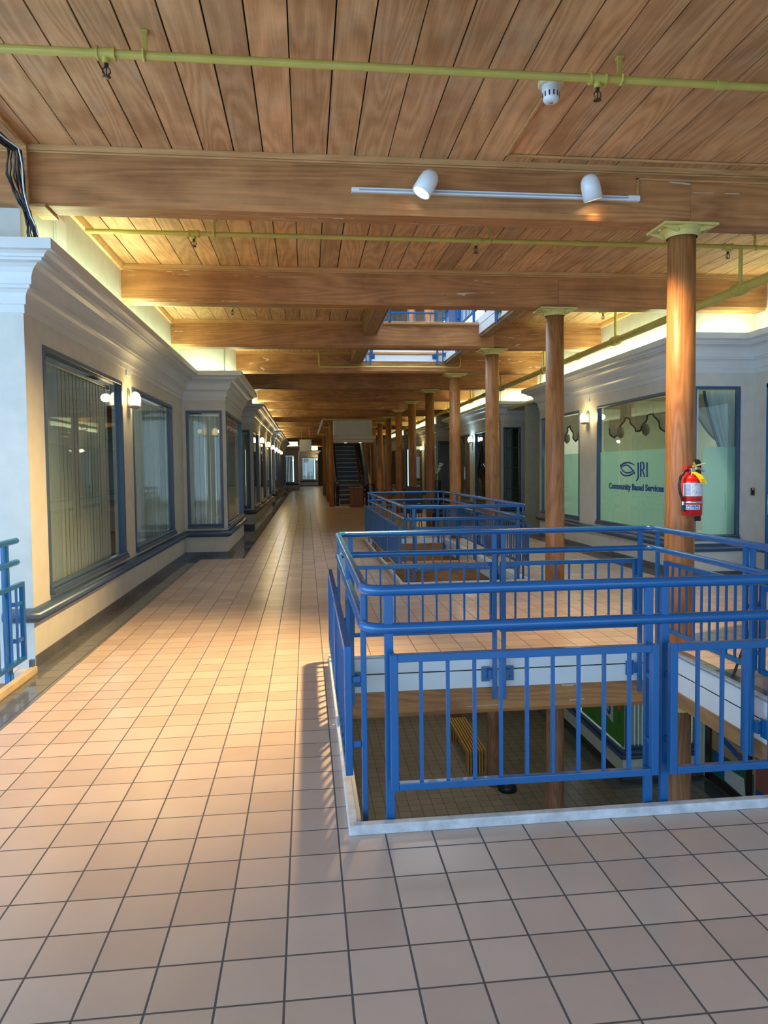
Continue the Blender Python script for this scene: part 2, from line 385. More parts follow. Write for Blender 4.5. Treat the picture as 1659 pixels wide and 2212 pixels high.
struct(slab(MB(), -7.2, -2.16, -6.2, 5.9, 8.3, 8.4, []).box((-2.16, -6.2, 8.3), (6.4, 40, 8.4)).build('upper_ceiling', m['plank']))

# walls with window openings
WN = [0, 0]
def run(mb, p, q, ops, z0=0, z1=4.1, th=.12, side=1, e0=-.001, e1=-.001):
    # e0/e1: how far the wall runs past its ends (negative at outer corners, positive at inner ones)
    p, q = Vector(p), Vector(q); d = (q-p).normalized(); n = Vector((d.y, -d.x))*side; L = (q-p).length
    def seg(a, b, za, zb):
        if b-a < 1e-4 or zb-za < 1e-4: return
        c = p+d*((a+b)/2)-n*(th/2)
        mb.obox((c.x, c.y, (za+zb)/2), (d.x*(b-a)/2, d.y*(b-a)/2, 0), (n.x*th/2, n.y*th/2, 0), (0, 0, (zb-za)/2))
    s = -e0
    for (a, b, wa, wb) in sorted(ops):
        seg(s, a, z0, z1); seg(a, b, z0, wa); seg(a, b, wb, z1); s = b
    seg(s, L+e1, z0, z1)
def ends(path, i, side):
    def turn(k):
        if k <= 0 or k >= len(path)-1: return 0
        a = Vector(path[k])-Vector(path[k-1]); b = Vector(path[k+1])-Vector(path[k])
        return .1 if (a.x*b.y-a.y*b.x)*side < 0 else -.001
    return turn(i), turn(i+1)
def window(p, q, a, b, z0, z1, side=1, fr='navy', sill=True, gl='glass', wfr=.045):
    """frame, pane and sill in the opening a..b (metres along p->q)"""
    WN[0] += 1
    p, q = Vector(p), Vector(q); d = (q-p).normalized(); n = Vector((d.y, -d.x))*side
    r = empty('window_%d' % WN[0], (p.x, p.y, 0)); struct(r)
    f = MB()
    def bar(s0, s1, za, zb, o0=-.07, o1=.012):
        c = d*((s0+s1)/2)+n*((o0+o1)/2)
        f.obox((c.x, c.y, (za+zb)/2), (d.x*(s1-s0)/2, d.y*(s1-s0)/2, 0), (n.x*(o1-o0)/2, n.y*(o1-o0)/2, 0), (0, 0, (zb-za)/2))
    bar(a, a+wfr, z0, z1); bar(b-wfr, b, z0, z1); bar(a+wfr, b-wfr, z0, z0+wfr); bar(a+wfr, b-wfr, z1-wfr, z1)
    f.build('frame', m[fr], r, .004)
    g = MB(); f = g; bar(a+wfr, b-wfr, z0+wfr, z1-wfr, -.04, -.034); g.build('glass', m[gl], r)
    if sill:
        g = MB(); f = g; bar(a, b, z0-.02, z0+.03, -.03, .045); bar(a, b, z0+.03, z0+.06, -.03, .028); g.build('sill', m[fr], r, .008)
    return r
def blinds(p, q, a, b, z0, z1, side, label, group=None, open_at=(), ang=-.03, off=.13, pitch=.115, seed=1, mat='vane', gapy=0):
    random.seed(seed)
    p, q = Vector(p), Vector(q); d = (q-p).normalized(); n = Vector((d.y, -d.x))*side
    base = p+d*((a+b)/2)-n*off
    r = empty('vertical_blind', (base.x, base.y, z0), 0, label, 'blind', group)
    h = MB(); h.obox((0, 0, z1-z0-.02), (d.x*(b-a)/2, d.y*(b-a)/2, 0), (n.x*.02, n.y*.02, 0), (0, 0, .02)); h.build('head_rail', m['alu'], r, .003)
    N = int((b-a)/pitch)
    for i in range(N):
        s = -(b-a)/2+pitch*(i+.5); t = (i+.5)/N
        th = ang+random.uniform(-.05, .05)
        if any(o0 <= t <= o1 for o0, o1 in open_at): th = 1.25+random.uniform(-.1, .1)
        e = d*math.cos(th)+n*math.sin(th); c = d*s; zt = z1-z0-.05; hw_ = pitch*.5-.005; zb = random.uniform(0, .008)
        v = MB(); cl = MB(); v.obox((c.x, c.y, (zt+zb)/2), (e.x*hw_, e.y*hw_, 0), (n.x*.0006, n.y*.0006, 0), (0, 0, (zt-zb)/2))
        cl.obox((c.x, c.y, zt), (e.x*.02, e.y*.02, 0), (n.x*.003, n.y*.003, 0), (0, 0, .02)); vo = v.build('vane', m[mat], r); cl.build('vane_clip', m['cream'], vo)
    return r
WZ0, WZ1 = .55, 2.66
# (path index, windows along the run, blind?)
LW = {1: [(.38, 3.02), (3.53, 6.3)], 2: [(.06, .70)], 3: [(.05, 3.2)], 6: [(.06, .70)], 7: [(.06, 2.3), (3.1, 5.75), (6.9, 9.6)], 10: [(.06, .70)], 11: [(.3, 3.3), (3.9, 6.1), (6.7, 9), (9.6, 12), (12.6, 15)], 14: [(.3, 1.3)], 16: [(.25, 1.5)]}
wl = MB()
for i in range(len(LP)-1):
    ops = [(a, b, WZ0, WZ1) for a, b in LW.get(i, [])]
    e = ends(LP, i, 1)
    if i == 0: run(wl, LP[0], LP[1], [], -4.2, 4.1, .12, 1, *e)
    else: run(wl, LP[i], LP[i+1], ops, 0 if i > 1 else -.3, 4.1, .12, 1, *e)
struct(wl.build('wall_left', m['wall']))
RW = {1: [], 2: [(.0, 0)], }
wr = MB()
def R_(i, ops): run(wr, RP[i], RP[i+1], ops, 0, 4.1, .12, -1, *ends(RP, i, -1))
RWIN = {1: [(.22, .90, WZ0, WZ1)], 2: [(.06, 3.2, WZ0, WZ1), (4.05, 6.3, WZ0, WZ1)], 4: [(2.55, 3.2, .02, 2.66)], 5: [(.4, .88, WZ0, WZ1)], 6: [(.06, 3.0, WZ0, WZ1), (3.75, 6.35, WZ0, WZ1)],
        9: [(.3, .88, WZ0, WZ1)], 10: [(.06, 3.0, WZ0, WZ1), (3.75, 6.35, WZ0, WZ1)], 13: [(.3, .88, WZ0, WZ1)], 14: [(.06, 3.0, WZ0, WZ1), (3.75, 6.35, WZ0, WZ1)], 0: [(13.2, 15.1, .02, 2.66)]}
for i in range(len(RP)-1): R_(i, RWIN.get(i, []))
struct(wr.build('wall_right', m['wall']))
# perimeter glazing behind the camera (two storeys) and on the left of the atrium
def glazed(name, p, q, z0, z1, side):
    d = (Vector(q)-Vector(p)); L = d.length; d.normalize(); mb = MB(); ops = []
    n = int(L/1.9); wv = L/n
    for j in range(n): ops.append((j*wv+.12, (j+1)*wv-.12, z0+.35, z1-.35))
    run(mb, p, q, ops, z0, z1, .2, side); struct(mb.build(name, m['outwall']))
glazed('wall_back', (-7, -6), (6.2, -6), 0.02, 4.1, -1)
glazed('wall_back_lower', (-7, -6), (7.3, -6), -4.2, -.1, -1)
glazed('wall_atrium', (-7, 6.07), (-7, -6), -.5, 4.1, -1)
struct(MB().box((-7.1, -6, -4.2), (-7, 6.07, -.5)).box((-7.1, -6, 4.1), (-7, 6.07, 8.3)).box((-7, -6.1, 4.1), (6.2, -6, 8.3)).build('wall_atrium_lower', m['outwall']))
# lower storey walls
lw = MB(); run(lw, (7.27, -6), (7.27, 12.5), [], -4.2, -.1, .12, -1); run(lw, (7.27, 12.5), (5.7, 12.5), [(.16, .95, -3.62, -1.5), (1.0, 1.53, -3.62, -1.5)], -4.2, -.1, .12, -1)
run(lw, (5.7, 12.5), (5.7, 45), [(.05, 3, -3.62, -1.5)], -4.2, -.1, .12, -1); run(lw, (-3, 6.2), (-3, 45), [], -4.2, -.1, .12, 1); run(lw, (-7, 45), (7, 45), [], -4.2, -.1, .12, 1)
struct(lw.build('wall_lower', m['upper']))

# cornice, chair-rail and baseboard swept around the shopfronts
CORN = [(0,2.84),(.012,2.84),(.012,2.905),(.03,2.905),(.03,2.96),(.04,2.99),(.06,3.012),(.08,3.02),(.08,3.045),(.10,3.045),(.103,3.09),(.115,3.13),(.14,3.165),(.175,3.187),(.215,3.195),(.225,3.195),(.225,3.215),(.25,3.215),(.262,3.235),(.29,3.250),(.33,3.254),(.33,3.333),(.31,3.333),(.31,3.30),(0,3.30)]
LPc = LP[:]; struct(MB().sweep(LPc, CORN, 1).build('trim_1', m['white'], None, .0))
struct(MB().sweep(RP, CORN, -1).build('trim_2', m['white']))
def ring(z, r, px=.055, n=10): return [(0, z-r)]+[(px-r+r*math.cos(t)*1.0 if False else px*0+r*1.25*math.cos(t)+.0, z+r*math.sin(t)) for t in [(-PI/2)+PI*j/n for j in range(n+1)]]+[(0, z+r)]
TOR = ring(.43, .06)
def sub(path, i0, i1, a=0, b=0): return path[i0:i1+1]
for nm, path, sd in (('trim_3', [(-2.42, 6.07)]+LP[1:6]+[(-2.2, 17.2)], 1), ('trim_4', [(-2.2, 19.5)]+LP[6:10], 1), ('trim_5', LP[10:13], 1), ('trim_6', LP[14:18], 1),
                     ('trim_7', [(6.2, 9.2)]+RP[1:4]+[(6.05, 15.9)], -1), ('trim_8', [(6.05, 19.2)]+RP[6:8], -1), ('trim_9', [(6.05, 28.95)]+RP[10:12], -1), ('trim_10', [(6.05, 38.7)]+RP[14:16], -1)):
    struct(MB().sweep(path, TOR, sd, smooth=True).build(nm, m['navy']))
BASE = [(0, 0), (.008, 0), (.008, .10), (0, .10)]
struct(MB().sweep(LP[1:], BASE, 1).build('baseboard_left', m['base']))
struct(MB().sweep(RP[0:2], BASE, -1).build('baseboard_right', m['base'])); struct(MB().sweep(RP[1:], BASE, -1).build('baseboard_right', m['base']))
struct(MB().sweep([(5.7, 45), (5.7, 12.5), (7.27, 12.5)], [(0,-4.2),(.008,-4.2),(.008,-4.09),(0,-4.09)], 1).build('baseboard_lower', m['base']))
struct(MB().sweep([(5.7, 45), (5.7, 12.5), (7.1, 12.5)], ring(-3.76, .055)+[], 1, smooth=True).sweep([(5.7, 45), (5.7, 12.5), (7.1, 12.5)], ring(-3.66, .035), 1, smooth=True).build('trim_11', m['navy']))

# windows on the left
for i, l in LW.items():
    for j, (a, b) in enumerate(l):
        window(LP[i], LP[i+1], a, b, WZ0, WZ1, 1)
blinds(LP[1], LP[2], .44, 2.96, .525, 2.6, 1, 'grey vertical blind in the nearest big shop window on the left', None, ((.05, .22),), seed=3)
blinds(LP[1], LP[2], 3.6, 6.25, .525, 2.6, 1, 'grey vertical blind in the second shop window on the left, beyond the wall lamp', None, ((.0, .16), (.3, .36)), seed=4)
blinds(LP[2], LP[3], .08, .69, .525, 2.6, 1, 'pale vertical blind in the narrow end pane of the left bay window, facing the camera', None, (), .05, seed=5, pitch=.095)
blinds(LP[3], LP[4], .24, 3.1, .525, 2.6, 1, 'vertical blind in the long side pane of the left bay window', None, (), .12, seed=6)
blinds(LP[6], LP[7], .1, .68, .525, 2.6, 1, 'vertical blind in the narrow end pane of the second shop on the left', None, (), .1, seed=7)
blinds(LP[7], LP[8], .24, 2.2, .525, 2.6, 1, 'vertical blind in the first side pane of the second shop on the left', None, (), .25, seed=8)
blinds(LP[14], LP[15], .35, 1.25, .525, 2.6, 1, 'pale vertical blind in the far bluish bay at the end of the corridor', None, (), .1, seed=9)
blinds(LP[16], LP[17], .3, 1.45, .525, 2.6, 1, 'vertical blind in the end window that closes the corridor', None, (), .2, seed=10)
# shop interiors (left)
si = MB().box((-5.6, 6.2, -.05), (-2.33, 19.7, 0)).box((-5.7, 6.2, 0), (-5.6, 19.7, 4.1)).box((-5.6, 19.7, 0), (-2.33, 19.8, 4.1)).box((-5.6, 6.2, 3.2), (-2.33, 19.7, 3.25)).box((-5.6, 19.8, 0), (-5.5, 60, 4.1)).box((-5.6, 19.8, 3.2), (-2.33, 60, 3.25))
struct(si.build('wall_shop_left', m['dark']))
# windows on the right
for i, l in RWIN.items():
    for (a, b, z0, z1) in l:
        if z0 < .1: continue
        window(RP[i], RP[i+1], a, b, z0, z1, -1, wfr=.04)
sr = MB().box((9.4, 9.6, 0), (9.5, 60, 4.1)).box((5.4, 9.6, 3.1), (9.5, 60, 3.15)).box((5.4, 17.4, 0), (9.4, 17.5, 3.1)).box((6.34, 9.5, 0), (9.4, 9.58, 4.1)).box((5.4, 9.6, -.04), (9.5, 60, .0))
struct(sr.build('wall_shop_right', m['inner']))
area('shop_fill_light', (7.2, 12.8, 3.05), (0, 0, -1), 3.5, 5.5, 170, (1, 1, .80))
area('shop_fill_light', (-3.9, 9.5, 3.1), (0, 0, -1), 1.5, 5, 75, (.62, .82, 1))  # added cool fill, lightens the blinds in place of reflected daylight
area('shop_fill_light', (-3.9, 15, 3.1), (0, 0, -1), 1.5, 5, 130, (.9, .96, 1))  # added fill behind the bay, makes its blinds paler

# frosted film, lettering and logo on the right shop window
fx = 5.25+.034+.008
for (a, b) in ((.11, 3.15), (4.1, 6.25)):
    tag(MB().box((fx+.002, 9.45+a, .6), (fx+.005, 9.45+b, 1.83)).build('frosted_film', m['film']), 'pale green frosted film on the %s' % ('shop window behind the column with the extinguisher' if a < 1 else 'smaller shop pane left of the right-hand wall lamp'), 'window film')
tag(MB().box((5.47, 9.45+.045, .6), (6.08, 9.45+.048, 1.83)).build('frosted_film', m['film'], None), 'pale green frosted film on the end pane under the gathered drape', 'window film')
def text_mesh(name, s, size, mat, loc, xscale=1, bold=0.0, parent=None, ux=(0, -1, 0), uy=(0, 0, 1), align='LEFT', fit=None):
    cu = bpy.data.curves.new(name, 'FONT'); cu.body = s; cu.size = size; cu.offset = bold; cu.extrude = .0015; cu.align_x = align; cu.resolution_u = 4
    t = bpy.data.objects.new(name, cu); C.objects.link(t)
    dg = bpy.context.evaluated_depsgraph_get(); me = bpy.data.meshes.new_from_object(t.evaluated_get(dg)); bpy.data.objects.remove(t)
    X = Vector(ux); Y = Vector(uy); Z = X.cross(Y)
    if fit: xscale = fit/(max(v.co.x for v in me.vertices)-min(v.co.x for v in me.vertices))
    for v in me.vertices: v.co = X*(v.co.x*xscale)+Y*v.co.y+Z*v.co.z
    me.materials.clear(); me.materials.append(mat)
    o = bpy.data.objects.new(name, me); C.objects.link(o); o.location = loc
    if parent: o.parent = parent
    return o
lx = fx-.0115
lg = empty('window_lettering', (lx, 11.0, 1.2), 0, 'dark blue shop lettering with eye-shaped emblem on the frosted window', 'lettering')
text_mesh('text_line', 'Community Based Services', .138, m['logo'], (0, 1.206, -.013), 1, .005, lg, fit=1.967)
def stroke(mb, pts, wd):
    mb.tube([(0, p[0], p[1]) for p in pts], wd, 6)
J = MB()
stroke(J, [(.077, .43), (.075, .20), (.095, .155), (.135, .14)], .0115)
stroke(J, [(-.014, .203), (-.013, .43), (-.075, .43), (-.115, .41), (-.13, .37), (-.115, .33), (-.07, .312), (-.013, .312)], .0115)
stroke(J, [(-.07, .312), (-.143, .203)], .0115)
stroke(J, [(-.229, .203), (-.227, .43)], .0115)
J.build('initials', m['logo'], lg)
E_ = MB()
def smooth_path(P, n=6):
    out = []
    Q = [P[0]]+P+[P[-1]]
    for i in range(1, len(Q)-2):
        for k in range(n):
            t = k/n; out.append(tuple(.5*((2*Q[i][c])+(-Q[i-1][c]+Q[i+1][c])*t+(2*Q[i-1][c]-5*Q[i][c]+4*Q[i+1][c]-Q[i+2][c])*t*t+(-Q[i-1][c]+3*Q[i][c]-3*Q[i+1][c]+Q[i+2][c])*t**3) for c in (0, 1)))
    return out+[P[-1]]
for P, wd in (([(.719,.363),(.664,.402),(.561,.427),(.407,.433),(.214,.393)], .014), ([(.705,.349),(.583,.386),(.45,.385),(.32,.333),(.213,.261)], .011), ([(.718,.349),(.627,.294),(.493,.265),(.341,.276),(.213,.31)], .011), ([(.732,.284),(.649,.235),(.492,.217),(.319,.237),(.226,.285)], .014), ([(.733,.408),(.714,.349)], .009), ([(.226,.285),(.208,.238)], .009)):
    q = smooth_path(P); E_.tube([(0, a, b) for a, b in q], wd, 6, rs=[wd*(.5+.7*math.sin(PI*i/(len(q)-1))) for i in range(len(q))])
E_.build('emblem', m['logo'], lg)

# valances and drapes in the right shop
def valance(y0, y1, x, label):
    r = empty('valance', (x, (y0+y1)/2, 2.62), 0, label, 'valance'); n = 70; L = y1-y0
    def drop(t): return .30+.11*math.cos(2*PI*t*3.2+.6)+.03*math.sin(2*PI*t*1.3)
    vs = []; fs = []; k = 8
    for i in range(n+1):
        t = i/n; ripple = .018*math.sin(t*90)
        for j in range(k+1): vs.append((ripple*(j/k), -L/2+L*t, -drop(t)*j/k*1.25))
    for i in range(n):
        for j in range(k): fs.append((i*(k+1)+j, (i+1)*(k+1)+j, (i+1)*(k+1)+j+1, i*(k+1)+j+1))
    MB().add(vs, fs, True).build('cloth', m['valance'], r)
    MB().tube([(.018*math.sin(i/n*90)-.004, -L/2+L*i/n, -drop(i/n)*1.25) for i in range(n+1)], .014, 6).build('braid', m['vtrim'], r)
    tb = MB()
    for t in (.16, .50, .82): tb.lathe([(0, 0), (.05, -.02), (.065, -.10), (.05, -.17), (0, -.21)], (-.01, -L/2+L*t, -.36), 12)
    tb.build('tab', m['valance'], r)
valance(9.62, 12.55, 5.42, 'brown scalloped valance with dark braid, over the lettered shop window')
valance(13.52, 15.7, 5.42, 'brown scalloped valance in the pane left of the right-hand wall lamp')
def drape(label, x0, x1, y, ztop, tie, zb, xin_top, xin_tie, xin_bot, axis='x'):
    r = empty('drape', ((x0+x1)/2, y, zb), 0, label, 'curtain'); n = 60; k = 30; vs = []; fs = []; ed = []
    for j in range(k+1):
        z = ztop+(zb-ztop)*j/k
        if z > tie: t = (ztop-z)/(ztop-tie); xi = xin_top+(xin_tie-xin_top)*(t**1.15)
        else: t = (tie-z)/(tie-zb); xi = xin_tie+(xin_bot-xin_tie)*min(1, t*1.5)**.6
        pinch = 1-.55*math.exp(-((z-tie)/.25)**2)
        for i in range(n+1):
            u = i/n; xx = xi+(x1-xi)*u; yy = .035*pinch*math.sin(u*42+.3*math.sin(j*.3))+.012*math.sin(u*17+j*.2)
            vs.append((xx-(x0+x1)/2, yy, z-zb))
        ed.append(vs[-n-1])
    for j in range(k):
        for i in range(n): a = j*(n+1)+i; fs.append((a, a+1, a+n+2, a+n+1))
    MB().add(vs, fs, True).build('cloth', m['drape'], r)
    MB().tube([(p[0]-.01, p[1]-.02, p[2]) for p in ed], .018, 6).build('braid', m['dtrim'], r)
    MB().tube([(xin_tie-.02-(x0+x1)/2, -.05, tie-zb-.10), ((xin_tie+x1)/2-(x0+x1)/2, -.07, tie-zb-.02), (x1-(x0+x1)/2, -.03, tie-zb+.08)], .028, 8).build('tieback', m['dtrim'], r)
    return r
drape('grey-blue gathered drape tied back at the right of the end shop window', 5.5, 6.16, 9.68, 2.62, 1.25, .6, 5.58, 6.02, 5.88)
sw = empty('swag', (5.72, 9.84, 2.60), 0, 'sheer grey swag hanging between column and drape at the top of the end shop window', 'curtain')
vs = []; fs = []
for i in range(21):
    for j in range(11):
        t = i/20; u = j/10; dz = -(.12+.50*math.sin(PI*min(1, t*.62)) * 1)*u-.10*t*u
        vs.append((-.28+.62*t, .02*math.sin(u*16+t*3), dz))
for i in range(20):
    for j in range(10): a = i*11+j; fs.append((a, a+11, a+12, a+1))
MB().add(vs, fs, True).build('cloth', m['valance'], sw); MB().tube([(vs[i*11+10][0], vs[i*11+10][1]-.01, vs[i*11+10][2]) for i in range(21)], .013, 6).build('braid', m['vtrim'], sw)
for (xx, y, a, b, lb_) in ((5.36, 19.32, 5.32, 5.75, 'pale curtain behind the gridded end pane of the second shop on the right'),):
    r = empty('drape', (5.5, 19.36, .6), 0, lb_, 'curtain'); vs = []; fs = []
    for i in range(31):
        for j in range(2): vs.append((-.18+.28*i/30, .03*math.sin(i*1.1), 2.0*j))
    for i in range(30): fs.append((2*i, 2*i+2, 2*i+3, 2*i+1))
    MB().add(vs, fs, True).build('cloth', m['drape'], r)
def ycurt(y0, y1, x, label, mat='drape'):
    r = empty('drape', (x, (y0+y1)/2, .6), 0, label, 'curtain'); vs = []; fs = []; n = 50
    for i in range(n+1):
        for j in range(5):
            z = 2.0*j/4; t = i/n; pin = 1-.5*math.exp(-((z-.7)/.4)**2)*1.0
            vs.append((.03*math.sin(i*1.0), -(y1-y0)/2+(y1-y0)*t*pin, z))
    for i in range(n):
        for j in range(4): a = i*5+j; fs.append((a, a+5, a+6, a+1))
    MB().add(vs, fs, True).build('cloth', m[mat], r)
ycurt(22.95, 24.2, 5.45, 'tied-back pale curtain in the second right-hand shop, left of its lamp')
ycurt(20.2, 21.9, 5.45, 'pale curtain behind the black emblem in the second right-hand shop')
ycurt(29.4, 31.6, 5.45, 'pale curtain in the third right-hand shop')
# black brush-stroke emblem on second right shop window
em = MB(); 
for pts in ([(0, .25), (.0, .0), (.28, .04)], [(.05, .25), (.45, .95), (.5, .4)], [(.42, .35), (.42, .1), (.6, .15), (.62, .4)], [(.7, .1), (.75, .42), (.95, .3)]):
    em.tube([(0, -a, b) for a, b in pts], .028, 6)
em.build('window_emblem', m['black'], None, loc=(5.27, 21.9, 1.25)); tag(bpy.data.objects['window_emblem'], 'black brush-stroke emblem on the second right-hand shop window', 'emblem')

# doors: black gridded door in the first right recess, blue-framed door beside the near shop
def door(idx, org, ux, W, H, mats, rows, cols):
    WN[1] += 1; r = empty('door_%d' % idx, org); struct(r); X = Vector(ux)
    f = MB(); d = Vector((X.y, -X.x, 0))
    def bar(mb, a, b, z0, z1, t=.03): c = X*((a+b)/2); mb.obox((c.x, c.y, (z0+z1)/2), X*((b-a)/2), d*t, (0, 0, (z1-z0)/2))
    bar(f, 0, .06, 0, H, .05); bar(f, W-.06, W, 0, H, .05); bar(f, 0, W, H-.06, H, .05); f.build('frame', mats[0], r, .004)
    l = MB(); bar(l, .06, .15, .01, H-.06); bar(l, W-.15, W-.06, .01, H-.06); bar(l, .06, W-.06, .01, .25); bar(l, .06, W-.06, H-.18, H-.06)
    for i in range(1, rows): z = .25+(H-.43)*i/rows; bar(l, .15, W-.15, z-.012, z+.012, .02)
    for i in range(1, cols): x = .15+(W-.3)*i/cols; bar(l, x-.012, x+.012, .25, H-.18, .02)
    lf = l.build('leaf', mats[1], r, .003)
    g = MB(); bar(g, .15, W-.15, .25, H-.18, .004); g.build('glass', m['glass'], r)
    h = MB(); c = X*(W-.11); h.tube([(c.x-d.x*.03, c.y-d.y*.03, .9), (c.x-d.x*.08, c.y-d.y*.08, .92), (c.x-d.x*.08, c.y-d.y*.08, 1.18), (c.x-d.x*.03, c.y-d.y*.03, 1.2)], .01, 8); h.build('handle', m['steel'], lf)
    return r
door(1, (6.2-.02, 15.95+2.5, .0), (0, 1, 0), .68, 2.66, (m['black'], m['black']), 5, 2)
door(2, (6.2-.02, 7.2, .0), (0, 1, 0), 1.9, 2.66, (m['blue'], m['blue']), 1, 1)
mg = MB()
for z in (1.0, 1.55, 2.1): mg.box((5.32, 19.19, z-.012), (5.80, 19.2, z+.012))
mg.box((5.555, 19.19, .6), (5.575, 19.2, 2.62)); struct(mg.build('window_muntin', m['navy']))
# card reader
cr = empty('card_reader', (6.155, 9.12+.30, 1.15), 0, 'small black card reader with red light on the pale post beside the end shop window', 'card reader')
MB().box((-.02, -.0, 0), (.02, .025, .105)).build('housing', m['black'], cr, .004); MB().box((-.008, -.002, .085), (.008, .0, .092)).build('indicator', glow('reader_led', (1, .2, .1), 2), cr)
cr.location = (6.165, 9.42, 1.15)

# ---------------------------------------------------------------- beams, joists, mouldings
def beam(y, z0, z1, x0, x1, label, name='timber_beam', strip=True, mat='beam', splits=(3.3,)):
    r = empty(name, ((x0+x1)/2, y, z0), 0, label, 'beam'); cx = (x0+x1)/2; b = MB(); ch = .03
    xs = [x0]+[s for s in splits if x0 < s < x1]+[x1]
    H = z1-z0
    prof = [(-BW+ch, 0), (BW-ch, 0), (BW, ch*1.3), (BW, H), (-BW, H), (-BW, ch*1.3)]
    for i, (a, c) in enumerate(zip(xs[:-1], xs[1:])):
        b.cr = random.random()
        b.prism(prof, (a-cx+(.002 if i else 0), 0, 0), (0, 1, 0), (0, 0, 1), (c-a-(.002 if i else 0), 0, 0))
    b.build('timber', m[mat], r)
    if strip:
        for s in (-1, 1):
            MB().box((x0-cx, s*(BW-.0), H-.045), (x1-cx, s*(BW+.032), H)).box((x0-cx, s*(BW), H-.06), (x1-cx, s*(BW+.016), H-.045)).build('moulding', m['strip'], r, .004)
    return r
names = {0: 'heavy brown timber beam nearest the camera, carrying the track lights', 1: 'timber beam across the ceiling, second from the camera, behind the track-light beam', 2: 'timber beam crossing in front of the ceiling opening, third from the camera', 3: 'timber beam behind the ceiling opening, fourth from the camera'}
for k in range(-3, 21):
    y = 6.105+3.262*k
    x0 = -7 if y < 6.2 else xs_at(LP, y); x1 = xs_at(RP, y)
    if x0 is None: x0 = -2.2
    if x1 is None: x1 = 5.25
    nth = {4: 'fifth', 5: 'sixth', 6: 'seventh', 7: 'eighth', 8: 'ninth', 9: 'tenth', 10: 'eleventh', 11: 'twelfth', 12: 'thirteenth', 13: 'fourteenth'}
    if k in names: lab = names[k]
    elif k < 0: lab = 'timber ceiling beam behind the camera'
    elif k in nth: lab = 'timber ceiling beam down the corridor, %s from the camera' % nth[k]
    else: lab = 'one of the small timber beams at the far end of the corridor ceiling'
    bo = beam(y, 3.655, 4.10, x0, x1, lab)
    if k < 0: bo['group'] = 'beams behind the camera'
    if k > 13: bo['group'] = 'far corridor ceiling beams'
for k in range(-2, 7):
    y = 6.105+3.262*k; x1 = 7.27 if y < 12.5 else 5.7
    lab = {0: 'lower-storey timber beam under the white fascia at the far side of the near floor opening', 1: 'lower-storey timber beam at the near edge of the second floor opening', 2: 'lower-storey timber beam crossing the second floor opening', 3: 'lower-storey timber beam at the far edge of the second floor opening'}.get(k, 'lower-storey ceiling beam hidden under the corridor floor')
    bo = beam(y, -.52, -.085, -3 if k > 0 else -7, x1, lab, 'lower_timber_beam', False, 'beam')
    if k not in (0, 1, 2, 3): bo['group'] = 'lower storey ceiling beams'
for k in range(0, 8):
    y = 6.105+3.262*k
    bo = beam(y, 7.82, 8.28, -2.2, 6.2, 'timber beam under the storey above, glimpsed through the ceiling opening', 'upper_timber_beam', False); bo['group'] = 'upper storey beams'
def joist(x0, x1, y0, y1, z0, z1, label, fascia=None):
    r = empty('joist', ((x0+x1)/2, (y0+y1)/2, z0), 0, label, 'joist')
    MB().box((-(x1-x0)/2, -(y1-y0)/2, 0), ((x1-x0)/2, (y1-y0)/2, z1-z0)).build('timber', m['joist'], r, .012); return r
for a, b, t in ((9.51, 12.49, 'in front of'), (12.77, 15.75, 'behind')):
    joist(.99, 1.2, a, b, 3.85, 4.098, 'short wooden joist left of the ceiling opening, %s its crossing beam' % t)
    joist(3.05, 3.2, a, b, 3.85, 4.098, 'short wooden joist right of the ceiling opening, %s its crossing beam' % t)
# cornice moulding where planks meet the left wall
struct(MB().sweep([(-2.2, 6.25), (-2.2, 13.35)], [(0, 4.02), (.03, 4.03), (.05, 4.07), (.055, 4.1), (0, 4.1)], 1).build('trim_12', m['strip']))
struct(MB().sweep([(5.25, 9.5), (5.25, 15.85)], [(0, 4.02), (.03, 4.03), (.05, 4.07), (.055, 4.1), (0, 4.1)], -1).build('trim_13', m['strip']))

# fascia boards lining the floor openings, with a dark shadow gap between two boards
def fascia(name, rect, z, sides='nsew'):
    x0, x1, y0, y1 = rect; t = .022
    for s in sides:
        mb = MB()
        for (a, b) in ((-.125, .0), (-.28, -.135)):
            if s == 'n': mb.box((x0, y1-t, z+a), (x1, y1, z+b))
            if s == 's': mb.box((x0, y0, z+a), (x1, y0+t, z+b))
            if s == 'e': mb.box((x1-t, y0+t, z+a), (x1, y1-t, z+b))
            if s == 'w': mb.box((x0, y0+t, z+a), (x0+t, y1-t, z+b))
        o = struct(mb.build('trim_%s' % name, m['fascia'], None, .002))
        c = MB(); q = .006
        if s == 'n': c.box((x0, y1-t+q, z-.14), (x1, y1, z-.12))
        if s == 's': c.box((x0, y0, z-.14), (x1, y0+t-q, z-.12))
        if s == 'e': c.box((x1-t+q, y0+t, z-.14), (x1, y1-t, z-.12))
        if s == 'w': c.box((x0, y0+t, z-.14), (x0+t-q, y1-t, z-.12))
        struct(c.build('shadow_gap', m['crack'], o))
fascia('14', V1, 0); fascia('15', V2, 0); fascia('16', UP, 4.18)
# wood edge under the right fascia
struct(MB().box((3.0, 3.1, -.40), (3.2, 5.95, -.28)).build('trim_17', m['joist']))
struct(MB().box((LEFTX-.02, -6, -.35), (LEFTX, 5.95, .0)).build('trim_18', m['fascia']))
